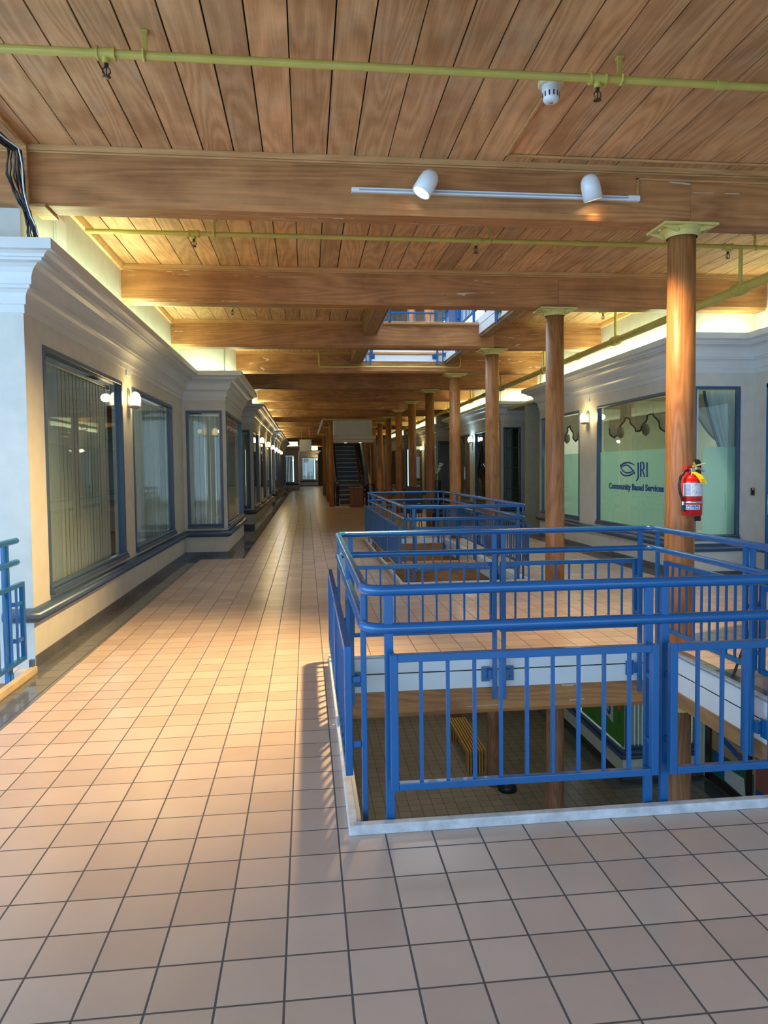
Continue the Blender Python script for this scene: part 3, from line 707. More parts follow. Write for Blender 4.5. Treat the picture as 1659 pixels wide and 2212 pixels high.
# curbs
def curb(name, rect, h, wd, mats):
    x0, x1, y0, y1 = rect
    parts = (('s', (x0-wd, y0-wd), (x1+wd, y0)), ('w', (x0-wd, y0), (x0, y1+wd)), ('n', (x0, y1), (x1+wd, y1+wd)), ('e', (x1, y0), (x1+wd, y1)))
    for (s, a, b) in parts:
        hh = h if s in 'sw' else .018
        struct(MB().box((*a, 0), (*b, hh)).build(name, mats[0] if s in 'ns' else mats[1], None, .006, 3))
curb('trim_19', V1, .045, .042, (m['curb'], m['curb'])); curb('trim_20', V2, .04, .05, (m['curb'], m['curb']))
struct(MB().box((V1[0]-.018, V1[2]+.6, .045), (V1[0]+.004, V1[3], .062)).build('trim_21', m['curbtan'], None, .004))
struct(MB().box((LEFTX-.01, -6, 0), (LEFTX+.035, 5.93, .055)).build('trim_22', m['curbtan'], None, .005))
struct(MB().box((-2.19, 5.9, .0), (-2.155, 5.94, .11)).build('corner_guard', m['base'], None, .003))

# ---------------------------------------------------------------- columns
def column(y, z0, z1, label, mat='column', cap=True, x=3.3, r_=.126, group=None, low=False):
    r = empty('timber_column', (x, y, z0), 0, label, 'column', group); H = z1-z0
    capz = .07 if cap else 0
    s = MB(); s.cr = random.random(); s.lathe([(0, 0), (r_, 0), (r_, .4), (r_*.99, H*.5), (r_*.93, H-capz), (0, H-capz)], n=40); s.build('shaft', m[mat], r)
    if cap:
        c = MB(); c.box((-.245, -.175, H-.022), (.245, .175, H)); c.lathe([(r_*.93+.012, H-capz-.02), (r_+.012, H-capz), (r_+.02, H-.05), (r_+.06, H-.025)], n=32)
        for sx in (-1, 1):
            for sy in (-1, 1): c.prism([(0, 0), (.145, 0), (.0, -.05)], (sx*.10, sy*.11, H-.02), (sx, 0, 0), (0, 0, 1), (0, .022*sy, 0))
        for sx in (-1, 1): c.lathe([(0, -.012), (.014, -.012), (.014, 0)], (sx*.20, .0, H-.022), 8)
        c.build('capital', m['capital'], r, .004)
    return r
cl = ['timber column nearest the camera, carrying the fire extinguisher', 'second timber column from the camera, right of the second floor opening', 'third timber column from the camera', 'fourth timber column from the camera', 'fifth timber column from the camera', 'sixth timber column from the camera', 'seventh timber column from the camera', 'eighth timber column from the camera']
for k in range(0, 14):
    y = 6.105+3.262*k
    column(y, 0, 3.655, cl[k] if k < 8 else 'one of the far timber columns in the row right of the escalator', group=None if k < 8 else 'far column row')
for k in (-1, -2): column(6.105+3.262*k, 0, 3.655, 'timber column behind the camera', group='columns behind the camera') if False else None
for i, (x, y) in enumerate(((1.04, 30.35), (1.08, 35.6), (1.08, 43.6))):
    column(y, 0, 3.655 if i else 3.5, ['slim timber post at the left front of the escalator', 'second slim timber post left of the escalator', 'third slim timber post left of the escalator'][i], x=x, r_=.10, cap=(i > 0))
for k in range(0, 6):
    column(6.105+3.262*k, -4.2, -.52, ['lower-storey column directly under the extinguisher column', 'lower-storey column seen through the middle of the near floor opening', 'lower-storey column standing at the end of the slatted bench', 'lower-storey column deeper under the corridor', 'lower-storey column far under the corridor', 'lower-storey column farthest under the corridor'][k], 'lowcol', True, r_=.12)
tag(MB().lathe([(0, 0), (.17, 0), (.16, .08), (.10, .16), (0, .18)], n=14).build('cloth_wrap', m['black'], None, loc=(3.49, 12.40, -4.2)), 'dark bundle at the foot of the lower column by the bench', 'bundle')
for k in range(1, 6):
    column(6.105+3.262*k, 4.18, 7.82, 'upper-storey timber column glimpsed through the ceiling opening', group='upper storey columns')

# ---------------------------------------------------------------- railings
def rounded(pts, r, n=6, closed=True):
    out = []; m_ = len(pts)
    for i in range(m_):
        p = Vector(pts[i]); a = Vector(pts[i-1]); b = Vector(pts[(i+1) % m_])
        if not closed and i in (0, m_-1): out.append(p); continue
        d1 = (a-p).normalized(); d2 = (b-p).normalized(); c = p+(d1+d2)*r
        for j in range(n+1):
            t = PI/2*j/n; out.append(c-d2*r*math.cos(t)*1.0-d1*r*math.sin(t)) if True else None
    return out
def railing(rect, z, label, post_s, NB=100, runs='snwe', brk=True, split=None):
    """rect = x0,x1,y0,y1 line of the tubes. Panels hang on the walkway side of the posts."""
    x0, x1, y0, y1 = rect; cx, cy = (x0+x1)/2, (y0+y1)/2
    r = empty('railing', (cx, cy, z), 0, label, 'railing')
    hw, hh = (x1-x0)/2, (y1-y0)/2
    for nm, zz in (('top_rail', 1.05), ('mid_rail', .882)):
        L_ = rounded([(-hw, -hh, zz), (hw, -hh, zz), (hw, hh, zz), (-hw, hh, zz)], .085)
        L_.append(L_[0].copy()); MB().tube(L_, .0245, 14, caps=False).build(nm, m['blue'], r)
    nb = [0]; rest = MB()
    for s in runs:
        L = 2*hw if s in 'sn' else 2*hh
        if s == 's': f = lambda u, o, zz: Vector((-hw+u, -hh-o, zz))
        elif s == 'n': f = lambda u, o, zz: Vector((-hw+u, hh+o, zz))
        elif s == 'w': f = lambda u, o, zz: Vector((-hw-o, -hh+u, zz))
        else: f = lambda u, o, zz: Vector((hw+o, -hh+u, zz))
        ax = (f(1, 0, 0)-f(0, 0, 0)); out = (f(0, 1, 0)-f(0, 0, 0))
        def bx(mb, u0, u1, o0, o1, z0, z1):
            mb.obox(f((u0+u1)/2, (o0+o1)/2, (z0+z1)/2), ax*((u1-u0)/2), out*((o1-o0)/2), (0, 0, (z1-z0)/2))
        np_ = post_s[s]; seg = L/np_
        for k in range(np_):
            u0 = k*seg+(.10 if k == 0 else .027); u1 = (k+1)*seg-(.10 if k == np_-1 else .027)
            for u, sg in ((u0+(.004 if k == 0 else .012), 1), (u1-(.004 if k == np_-1 else .012), -1)):
                p = MB(); bx(p, u-.019, u+.019, -.012, .012, -.36, 1.05); p.build('post', m['blue'], r, .002)
                if brk:
                    b = MB(); ins = .068 if s in 's' else .068
                    p0, p1 = sorted((u+sg*.03, u+sg*.10)); bx(b, *sorted((u+sg*.0, u+sg*.05)), .012, .050, -.20, -.12); bx(b, p0, p1, .048, .058, -.225, -.10)
                    for dz in (-.195, -.13): b.cyl(f(u+sg*.07, .040, dz), f(u+sg*.07, .050, dz), .009, 8)
                    b.build('bracket', m['blue'], r, .002)
            pf = MB(); a, b_ = u0+.0, u1-.0; o = .07; t = .017
            bx(pf, a, a+.034, o-t, o+t, .19, .785); bx(pf, b_-.034, b_, o-t, o+t, .19, .785); bx(pf, a+.034, b_-.034, o-t, o+t, .751, .785); bx(pf, a+.034, b_-.034, o-t, o+t, .19, .222)
            for u in (a+.017, b_-.017):
                for zz in (.33, .63): bx(pf, u-.010, u+.010, .012, o-t, zz-.013, zz+.013)
            pn = pf.build('panel', m['blue'], r, .003)
            nbal = max(3, round((b_-a)/.118))
            for j in range(1, nbal):
                u = a+.017+(b_-a-.034)*j/nbal
                if nb[0] < NB:
                    q = MB(); bx(q, u-.0075, u+.0075, o-.0075, o+.0075, .222, .751); q.build('baluster', m['blue'], pn)
                else: bx(rest, u-.0075, u+.0075, o-.0075, o+.0075, .222, .751)
                nb[0] += 1
    if rest.v: o = rest.build('balusters', m['blue'], r); o['kind'] = 'stuff'
    return r
railing((.243, 2.92, 3.125, 5.86), 0, 'blue steel railing around the near floor opening, in the foreground', {'s': 2, 'n': 2, 'w': 2, 'e': 2}, 99, 'sewn')
railing((1.335, 2.995, 9.70, 15.80), 0, 'blue steel railing around the second floor opening, beyond the first', {'s': 1, 'n': 1, 'w': 4, 'e': 4}, 99, 'snwe')
railing((1.31, 2.98, 9.62, 15.68), 4.18, 'blue steel railing of the storey above, seen through the ceiling opening', {'s': 1, 'n': 1, 'w': 4, 'e': 4}, 90, 'nwes')
# left atrium railing, ends just before the wall
r = empty('railing', (-2.265, 3, 0), 0, 'blue railing cut by the left edge of the photo, ending at the white wall', 'railing')
for nm, zz in (('top_rail', 1.05), ('mid_rail', .882)): MB().tube([(0, -8.5, zz), (0, 2.93, zz)], .0245, 14).build(nm, m['blue'], r)
for k in range(5):
    ya, yb = 2.88-1.4*(k+1)+.1, 2.88-1.4*k-.02
    for u in (yb-.12, ya+.03):
        MB().box((-.012, u-.019, -.36), (.012, u+.019, 1.05)).build('post', m['blue'], r, .002)
        if k == 0 and u > 2: MB().box((-.012, u-.019-.06, -.36), (.012, u+.019-.06, 1.05)).build('post', m['blue'], r, .002)
    o = .065; pf = MB().box((o-.017, yb-.034, .13), (o+.017, yb, .74)).box((o-.017, ya, .13), (o+.017, ya+.034, .74)).box((o-.017, ya+.034, .706), (o+.017, yb-.034, .74)).box((o-.017, ya+.034, .13), (o+.017, yb-.034, .162))
    for zz in (.3, .58): pf.box((0, yb-.14, zz-.015), (o, yb-.11, zz+.015)).box((o-.01, yb-.14, zz-.015), (o+.01, yb, zz+.015))
    pn = pf.build('panel', m['blue'], r, .003)
    for j in range(1, 11): u = ya+.02+(yb-ya-.04)*j/11; MB().box((o-.0075, u-.0075, .16), (o+.0075, u+.0075, .71)).build('baluster', m['blue'], pn)
lp = bpy.data.objects

# ---------------------------------------------------------------- track lights
tr = empty('track_light', (1.61, 5.945, 3.83), 0, 'white track on the nearest beam carrying two spot heads', 'track light')
MB().box((-1.21, -.018, -.018), (1.21, .018, .018)).build('track', m['offwhite'], tr, .003)
MB().box((-1.15, -.020, -.006), (1.15, -.017, .006)).build('slot', m['lgrey'], tr)
MB().box((1.12, -.024, -.022), (1.22, .018, .022)).build('feed_box', m['offwhite'], tr, .003)
def head(x, aim, lit):
    d = Vector(aim).normalized(); c = Vector((x-1.61, -.12, .01))
    h = empty('spot_head', c); h.parent = tr; h.rotation_euler = d.to_track_quat('-Z', 'Y').to_euler()
    MB().lathe([(0, .13), (.03, .127), (.055, .11), (.072, .08), (.078, .04), (.078, -.075), (.070, -.075), (.066, -.02), (0, -.02)], n=28).build('lamp_shade', m['offwhite'], h)
    MB().lathe([(0, -.045), (.062, -.045)], n=20).build('lens', m['spotface'], h)
    l = bpy.data.lights.new('spot', 'SPOT'); l.energy = 1350 if lit else 430; l.color = (1, .68, .29) if lit else (1, .64, .31); l.spot_size = math.radians(82); l.spot_blend = 1.0; l.shadow_soft_size = .05
    o = bpy.data.objects.new('spot', l); C.objects.link(o); o.parent = h; o.location = (0, 0, -.085)
    a = MB().cyl((x-1.61, -.02, -.0), (x-1.61, -.08, .02), .014, 10); a.build('swivel', m['offwhite'], tr)
head(.985, (-.60, -.10, -1), True)
head(2.363, (.30, .18, -1), False)
# conduit strips (wooden raceways)
def strip_run(name, pts, wd, mat, label, cat='raceway'):
    mb = MB()
    for a, b in zip(pts[:-1], pts[1:]):
        a, b = Vector(a), Vector(b); d = b-a; L = d.length; d.normalize(); s = d.cross(Vector((0, 0, 1))) if abs(d.z) < .9 else Vector((1, 0, 0)); s.normalize(); t = d.cross(s)
        mb.obox((a+b)/2, d*(L/2+wd*.5), s*wd*.5, t*wd*.5)
    return tag(mb.build(name, m[mat], None, .002), label, cat)
strip_run('cable_raceway', [(1.64, 4.72, 4.086), (1.64, 5.80, 4.086), (6.1, 5.80, 4.086)], .018, 'strip', 'thin wooden cable raceway from the smoke detector to the first beam')
strip_run('cable_raceway', [(2.82, 5.955, 3.85), (2.82, 5.955, 4.0), (6.1, 5.955, 4.0)], .016, 'strip', 'thin wooden raceway on the beam face rising from the right end of the track')
strip_run('cable_raceway', [(-2.12, 4.4, 4.09), (-2.10, 5.93, 4.09), (-2.10, 5.945, 3.66)], .035, 'strip', 'yellowish wooden raceway beside the black cable bundle at upper left')
tag(MB().box((-2.10, 5.95, 3.63), (-1.97, 6.26, 3.655)).build('raceway_cap', m['strip'], None, .003), 'flat wooden cap under the beam end beside the cable bundle', 'raceway')
# cable bundle
cb = empty('cable_bundle', (-2.14, 5.85, 3.3), 0, 'tangle of black and white cables hanging down the beam at upper left', 'cables')
for i in range(13):
    random.seed(20+i); ox, oy = random.uniform(-.04, .04), random.uniform(-.03, .02)
    P = [(-2.45+ox, 4.6, 4.07), (-2.25+ox, 5.4, 4.06+oy), (-2.13+ox, 5.82+oy, 4.0), (-2.15+ox*1.6, 5.87+oy, 3.83), (-2.12+ox, 5.86+oy, 3.70), (-2.08+ox*.5, 5.88+oy, 3.57), (-2.05+ox*.8, 5.88, 3.45), (-2.04+ox, 5.89, 3.31)]
    Q = []
    for a, b in zip(P[:-1], P[1:]):
        for t in (0, .33, .66): Q.append(tuple(a[k]+(b[k]-a[k])*t+(random.uniform(-.006, .006)) for k in range(3)))
    MB().tube([(q[0]+2.14, q[1]-5.85, q[2]-3.3) for q in Q], .006, 6).build('cable', m['offwhite'] if i in (2,) else m['black'], cb)

vt = empty('access_panel', (-2.2, 7.0, 3.56), 0, 'small white access panel on the upper left wall above the cornice', 'wall panel')
MB().box((0, -.16, 0), (.012, .16, .36)).build('frame', m['white'], vt, .003); MB().box((.012, -.13, .03), (.016, .13, .33)).build('door', m['offwhite'], vt, .002)
# ---------------------------------------------------------------- smoke detector
sd = empty('smoke_detector', (1.63, 4.70, 4.10), 0, 'white smoke detector with slots on a cream base, on the ceiling planks', 'smoke detector')
MB().lathe([(0, 0), (.085, 0), (.085, -.03), (.078, -.035), (0, -.035)], n=32).build('base', m['cream'], sd)
MB().lathe([(.058, -.035), (.060, -.065), (.055, -.072), (.052, -.12), (.043, -.135), (.022, -.138), (0, -.138)], n=32).build('housing', m['offwhite'], sd)
sl = MB()
for i in range(12): t = 2*PI*i/12; sl.obox((.0535*math.cos(t), .0535*math.sin(t), -.095), (.002*math.cos(t), .002*math.sin(t), 0), (-.004*math.sin(t), .004*math.cos(t), 0), (0, 0, .016))
sl.build('slots', m['black'], sd); MB().lathe([(0, -.141), (.014, -.141), (.014, -.137)], n=12).build('sensor', m['orange'], sd)

# ---------------------------------------------------------------- sprinkler pipes
def pipe(y, x0, x1, heads, hangers, coup, z, label, r_=.024):
    r = empty('sprinkler_pipe', ((x0+x1)/2, y, z), 0, label, 'pipe'); cx = (x0+x1)/2
    MB().tube([(x0-cx, 0, 0), (x1-cx, 0, 0)], r_, 14).build('tube', m['yellow'], r)
    for x in heads:
        t = MB(); t.cyl((x-cx-.045, 0, 0), (x-cx+.045, 0, 0), r_+.008, 14).cyl((x-cx-.052, 0, 0), (x-cx-.040, 0, 0), r_+.014, 14).cyl((x-cx+.040, 0, 0), (x-cx+.052, 0, 0), r_+.014, 14).cyl((x-cx, 0, 0), (x-cx, 0, -.055), .022, 12); tee = t.build('tee', m['yellow'], r)
        h = MB(); h.cyl((x-cx, 0, -.055), (x-cx, 0, -.075), .013, 8)
        for s in (-1, 1): h.tube([(x-cx, 0, -.07), (x-cx+s*.02, 0, -.085), (x-cx+s*.022, 0, -.105), (x-cx+s*.004, 0, -.125)], .004, 6)
        h.cyl((x-cx, 0, -.075), (x-cx, 0, -.12), .004, 6); h.lathe([(0, -.128), (.024, -.130), (.024, -.127), (0, -.125)], (x-cx, 0, 0), 12); h.build('sprinkler_head', m['brass'], r)
    for x in hangers:
        h = MB(); h.tube([(x-cx, -.03, .02), (x-cx, -.031, -.012), (x-cx, 0, -.030), (x-cx, .031, -.012), (x-cx, .03, .02)], .009, 6); h.box((x-cx-.014, .02, -.01), (x-cx+.014, .034, 4.1-z)); h.box((x-cx-.02, .0, 4.1-z-.012), (x-cx+.02, .05, 4.1-z)); h.build('hanger', m['yellow'], r, .002)
    for x in coup: MB().cyl((x-cx-.03, 0, 0), (x-cx+.03, 0, 0), r_+.006, 14).build('coupling', m['yellow'], r)
    return r
HX = [-1.08, 1.80, 4.6]; HG = [-.88, 1.95, 4.93]
pipe(4.37, -2.4, 6.1, [-1.09, 1.81, 4.6], [-.88, 1.96, 4.3], [2.61], 3.95, 'yellow sprinkler pipe nearest the camera, in front of the first beam')
pipe(7.53, -2.12, 6.1, HX, HG, [2.9], 3.95, 'yellow sprinkler pipe between the first and second beams')
pipe(10.75, -2.1, .92, [-1.02], [-.8, .5], [], 3.95, 'yellow sprinkler pipe behind the second beam')
pipe(10.75, 3.4, 5.15, [4.55], [4.9], [], 3.95, 'short sprinkler pipe behind the second beam at the right wall')
# small pipe hung under the fourth beam (u-shape)
tag(MB().tube(rounded([(.30, 15.62, 4.08), (.32, 15.62, 3.76), (3.36, 15.62, 3.76), (3.38, 15.62, 4.08)], .04, 4, False), .022, 10).build('drop_pipe', m['yellow']), 'thin yellow pipe looping down along the fourth beam below the ceiling opening', 'pipe')
# main pipe running down the corridor
mp = empty('main_pipe', (4.75, 20, 3.5), 0, 'thick yellow main pipe running along the right side of the ceiling', 'pipe')
MB().tube([(0, -25, 0), (0, 22, 0)], .052, 18).build('tube', m['yellow'], mp)
for i, y in enumerate((3.2, 7.53, 10.75, 14.1, 17.3, 20.6, 23.9, 27.1, 30.4, 33.7, 37)):
    h = MB(); h.tube([(0, y-20, .0), (0, y-20, .59 if i != 1 else .45)], .022, 8); h.cyl((0, y-20-.07, 0), (0, y-20+.07, 0), .066, 16).cyl((0, y-20-.08, 0), (0, y-20-.055, 0), .074, 16).cyl((0, y-20+.055, 0), (0, y-20+.08, 0), .074, 16); h.build('riser_tee', m['yellow'], mp)
for y in (9.0, 12.3, 15.6, 19, 22): MB().cyl((0, y-20-.035, 0), (0, y-20+.035, 0), .062, 16).build('coupling', m['yellow'], mp)
# escalator front pipe and ceiling pipe
ep = empty('fire_pipe', (2.2, 30.0, 3.62), 0, 'yellow pipe crossing above the escalator soffit, under the beams', 'pipe')
MB().tube([(-1.5, 0, 0), (1.9, 0, 0)], .04, 12).build('tube', m['yellow'], ep)
for x in (-1.4, -.95, 1.2): MB().cyl((x-.05, 0, 0), (x+.05, 0, 0), .055, 12).tube([(x, 0, 0), (x, 0, .47)], .018, 8).build('riser_tee', m['yellow'], ep)
rv = empty('valve_wheel', (4.55, 31.0, 3.40), 0, 'small red valve wheel on the main pipe far down the ceiling', 'valve')
MB().tube([(.12*math.cos(2*PI*i/16), 0, .12*math.sin(2*PI*i/16)) for i in range(17)], .02, 8, caps=False).build('wheel', m['red'], rv); MB().cyl((0, 0, 0), (.12, 0, .04), .015, 8).tube([(-.11, 0, 0), (.11, 0, 0)], .012, 6).build('spindle', m['red'], rv)
# ceiling spot track far down, and blank hanging sign
ft = empty('track_light', (.69, 35.6, 3.62), 0, 'white light track running along the corridor ceiling before the escalator', 'track light')
MB().box((-.02, -5.6, 0), (.02, 5.8, .03)).build('track', m['offwhite'], ft)
for i in range(8): MB().lathe([(0, .02), (.04, .01), (.045, -.12), (0, -.12)], (0, -5.2+i*1.45, -.02), 12).build('spot_head', m['offwhite'], ft)
hs = empty('hanging_sign', (-.02, 38, 2.5), 0, 'blank pale box sign hanging over the far corridor', 'sign')
MB().box((-.31, -.06, 0), (.31, .06, .62)).build('panel', m['offwhite'], hs, .01)
for s in (-1, 1): MB().cyl((s*.2, 0, .6), (s*.2, 0, 1.3), .008, 6).build('hanger', m['steel'], hs)

# ---------------------------------------------------------------- sconces
def sconce(loc, rz, label, cool=False, power=10, col=(1, .72, .32)):
    r = empty('wall_sconce', loc, rz, label, 'wall lamp')      # wall is at local y=+0, lamp sticks out to -y
    bp = MB(); pts = [(-.055, -.08)]+[(.055*math.cos(PI-PI*j/12), .09+.055*math.sin(PI*j/12)) for j in range(13)]+[(.055, -.08)]
    bp.prism(pts, (0, -.012, 0), (1, 0, 0), (0, 0, 1), (0, .012, 0)); bp.build('backplate', m['mirror'], r, .002)
    MB().lathe([(0, -.11), (.03, -.108), (.062, -.085), (.066, -.07), (.060, -.062), (0, -.062)], (0, -.085, 0), 20).tube([(0, -.01, -.08), (0, -.06, -.095)], .012, 8).build('cup', m['brass'] if False else m['alu'], r)
    g = MB(); n = 24; prof = [(.056, -.062), (.066, -.02), (.064, .03), (.050, .075), (.025, .10), (0, .108)]
    g.lathe(prof, (0, -.085, 0), n); 
    g.build('lamp_shade', m['bulbw'] if cool else m['bulb'], r)
    rb = MB()
    for j in range(8):
        t = 2*PI*j/8; rb.tube([((q+.002)*math.cos(t), -.085+(q+.002)*math.sin(t), z) for q, z in prof], .0022, 4)
    rb.build('rib', m['alu'], r)
    l = bpy.data.lights.new('sconce_bulb', 'POINT'); l.energy = power; l.color = (.55, .85, 1) if cool else col; l.shadow_soft_size = .05
    o = bpy.data.objects.new('sconce_bulb', l); C.objects.link(o); o.parent = r; o.location = (0, -.20, .03)
    # pilaster tab above
    MB().box((-.10, -.018, .30), (-.01, 0, .48)).box((.01, -.018, .30), (.10, 0, .48)).build('pilaster_tab', m['white'], r, .003)
    return r
sconce((-2.2, 9.42, 2.47), -PI/2+PI, 'lit wall lamp on the pier between the two nearest left shop windows')
SL = [(22.64, False, 'lit wall lamp on the second left shop, its nearest'), (26.4, False, 'lit wall lamp on the second left shop, middle of its row'), (29.75+.2, False, 'lit wall lamp at the far end of the second left shop')]
for y, c, lb2 in SL: sconce((-1.42, y, 2.47), PI/2, lb2, c)
for y, c, lb2 in ((33.35, True, 'bluish-white wall lamp at the start of the third left shop'), (36.8, False, 'warm wall lamp on the third left shop, after the bluish one'), (39.6, False, 'farthest warm wall lamp of the row on the third left shop')): sconce((-1.42, y, 2.47), PI/2, lb2, c)
sconce((5.25, 13.08, 2.47), -PI/2, 'lit wall lamp on the pier left of the lettered shop window')
sconce((5.25, 22.55, 2.45), -PI/2, 'bluish-white wall lamp on the second right-hand shop', True)
sconce((5.25, 32.3, 2.45), -PI/2, 'warm wall lamp on the third right-hand shop')
sconce((.99, 67.9, 2.47), 0, 'warm wall lamp on the end wall of the corridor')

# cove strips: tube + the light it gives
def cove(p, q, n, power, label):
    p, q, n = Vector(p), Vector(q), Vector(n); c = (p+q)/2+n*.12; L = (q-p).length; d = (q-p).normalized()
    r = empty('cove_light', (c.x, c.y, 3.30), 0, label, 'cove light'); r['group'] = 'cove tubes on the cornices'
    MB().tube([(-d.x*L/2, -d.y*L/2, .022), (d.x*L/2, d.y*L/2, .022)], .013, 8).build('tube', m['tube'], r)
    l = bpy.data.lights.new('cove', 'AREA'); l.shape = 'RECTANGLE'; l.size = L; l.size_y = .06; l.energy = power*1.5*L; l.color = COVE
    o = bpy.data.objects.new('cove', l); C.objects.link(o); o.parent = r; o.location = (0, 0, .045)
    X = Vector((d.x, d.y, 0)); Z = -Vector((-n.x*.1, -n.y*.1, 1)).normalized(); Y = Z.cross(X).normalized(); Z = X.cross(Y)
    o.rotation_euler = Matrix((X, Y, Z)).transposed().to_euler()
CL = 'fluorescent tube lying on the cornice ledge of the shopfronts, hidden behind its lip'
for (p, q, n, w_) in (((-2.2, 6.3), (-2.2, 13.0), (1, 0), 5), ((-2.1, 13.4), (-1.5, 13.4), (0, -1), 5), ((-1.44, 13.6), (-1.44, 16.6), (1, 0), 5), ((-1.42, 20), (-1.42, 30), (1, 0), 4.5), ((-1.42, 33.4), (-1.42, 49), (1, 0), 3.5), ((-.5, 56), (-2.0, 56), (0, -1), 8), ((-.5, 68), (1.0, 68), (0, -1), 12),
                      ((5.25, 9.7), (5.25, 15.7), (-1, 0), 6), ((6.05, 19.2), (5.35, 19.2), (0, -1), 6), ((5.4, 9.45), (6.0, 9.45), (0, -1), 5), ((6.2, 4), (6.2, 9.3), (-1, 0), 2), ((5.25, 19.4), (5.25, 25.5), (-1, 0), 6), ((5.25, 29.2), (5.25, 35.3), (-1, 0), 5), ((5.25, 39), (5.25, 45), (-1, 0), 5), ((6.2, 16.1), (6.2, 19.0), (-1, 0), 6)):
    cove(p, q, n, w_, CL)

# ---------------------------------------------------------------- fire extinguisher
fe = empty('fire_extinguisher', (3.298, 5.895, 1.147), 0, 'red fire extinguisher with yellow tag mounted on the nearest timber column', 'fire extinguisher')
MB().lathe([(0, 0), (.078, 0), (.085, .008), (.085, .29), (.078, .325), (.055, .345), (.028, .355), (.028, .37), (0, .37)], n=36).build('cylinder', m['red'], fe)
lbp = MB().lathe([(.0858, .17), (.0858, .283)], n=30, a0=-PI*.98, a1=-.05); L1 = lbp.build('label', m['label'], fe); L1['label'] = 'white instruction label'
pr = MB(); random.seed(5)
for i in range(34):
    a = random.uniform(-PI*.66, -.45); z = random.uniform(.18, .275); wd = random.uniform(.02, .10)
    pr.lathe([(.0864, z), (.0864, z+random.uniform(.002, .007))], n=3, a0=a, a1=a+wd)
for i in range(16): pr.lathe([(.0864, .178+i*.006), (.0864, .180+i*.006)], n=4, a0=-PI*.93, a1=-PI*.70)
pr.build('print', m['lblue'], L1)
MB().lathe([(.0862, .105), (.089, .106), (.089, .126), (.0862, .127)], n=36).build('strap', m['steel'], fe)
L2 = MB().lathe([(.0858, .055), (.0858, .098)], n=20, a0=-PI*.96, a1=-PI*.40).build('class_label', m['label'], fe)
ic = MB()
for i in range(4):
    a = -PI*.93+i*PI*.125; ic.lathe([(.0864, .060), (.0864, .092)], n=3, a0=a, a1=a+PI*.10)
ic.build('pictogram', m['lblue'], L2)
ic2 = MB(); 
for i, t in enumerate((-PI*.88, -PI*.755, -PI*.63, -PI*.505)):
    c = Vector((.0872*math.cos(t), .0872*math.sin(t), .074)); ux = Vector((-math.sin(t), math.cos(t), 0)); ic2.prism([(-.009, -.009), (.009, -.009), (0, .011)] if i % 2 == 0 else [(.009*math.cos(k), .009*math.sin(k)) for k in [j*PI/4 for j in range(8)]], c, ux, (0, 0, 1), Vector((math.cos(t), math.sin(t), 0))*.0006)
ic2.build('pictogram', m['label'], L2)
MB().box((-.02, -.02, .36), (.02, .02, .41)).cyl((-.05, -.01, .392), (-.015, -.01, .392), .010, 10).build('valve', m['steel'], fe, .003)
MB().obox((.055, -.01, .435), (.060, 0, .014), (0, .010, 0), (-.002, 0, .005)).build('carry_handle', m['cream'], fe, .002)
MB().tube([(.0, -.01, .42), (.045, -.01, .408), (.085, -.01, .392), (.105, -.01, .378)], .009, 8).build('lever', m['steel'], fe)
MB().tube([(-.035, -.01, .394), (-.075, -.015, .385), (-.12, -.03, .34), (-.135, -.03, .27), (-.125, -.03, .20), (-.10, -.03, .13), (-.098, -.03, .11)], .0115, 10).build('hose', m['black'], fe)
MB().cyl((-.098, -.03, .125), (-.098, -.03, .095), .013, 10).build('ferrule', m['steel'], fe); MB().cyl((-.097, -.03, .095), (-.095, -.03, .04), .013, 12, .015).build('nozzle', m['black'], fe)
MB().box((-.04, .03, .34), (.03, .075, .43)).build('wall_hook', m['red'], fe, .006)
tg = MB(); vs = []; fs = []
path = [(-.02, -.05, .375), (.01, -.07, .35), (.03, -.092, .31), (.045, -.096, .275)]
for (x, y, z) in path: vs += [(x-.02+.0, y, z), (x+.045, y+.015, z)]
for i in range(3): fs.append((2*i, 2*i+1, 2*i+3, 2*i+2))
tg.add(vs, fs, True).obox((-.0, -.04, .435), (.012, 0, -.022), (.010, .004, .006), (0, .0008, 0)); TG = tg.build('inspection_tag', m['yel'], fe)
tp = MB()
for z in (.29, .30, .312): tp.obox((.045, -.0975, z), (.016, .004, 0), (0, .0005, 0), (0, 0, .0015))
tp.build('print', m['black'], TG)
MB().lathe([(0, .395), (.016, .395), (.016, .41), (0, .412)], (.02, -.03, 0), 14).build('gauge', m['steel'], fe)
bb = MB(); pts = [(-.035, 0), (.035, 0), (.035, .50), (.028, .53), (.012, .545), (-.012, .545), (-.028, .53), (-.035, .50)]
bb.prism(pts, (.12, .125, -.06), (1, 0, 0), (0, 0, 1), (0, .03, 0)); BBo = bb.build('backboard', m['blackgloss'], fe, .003)

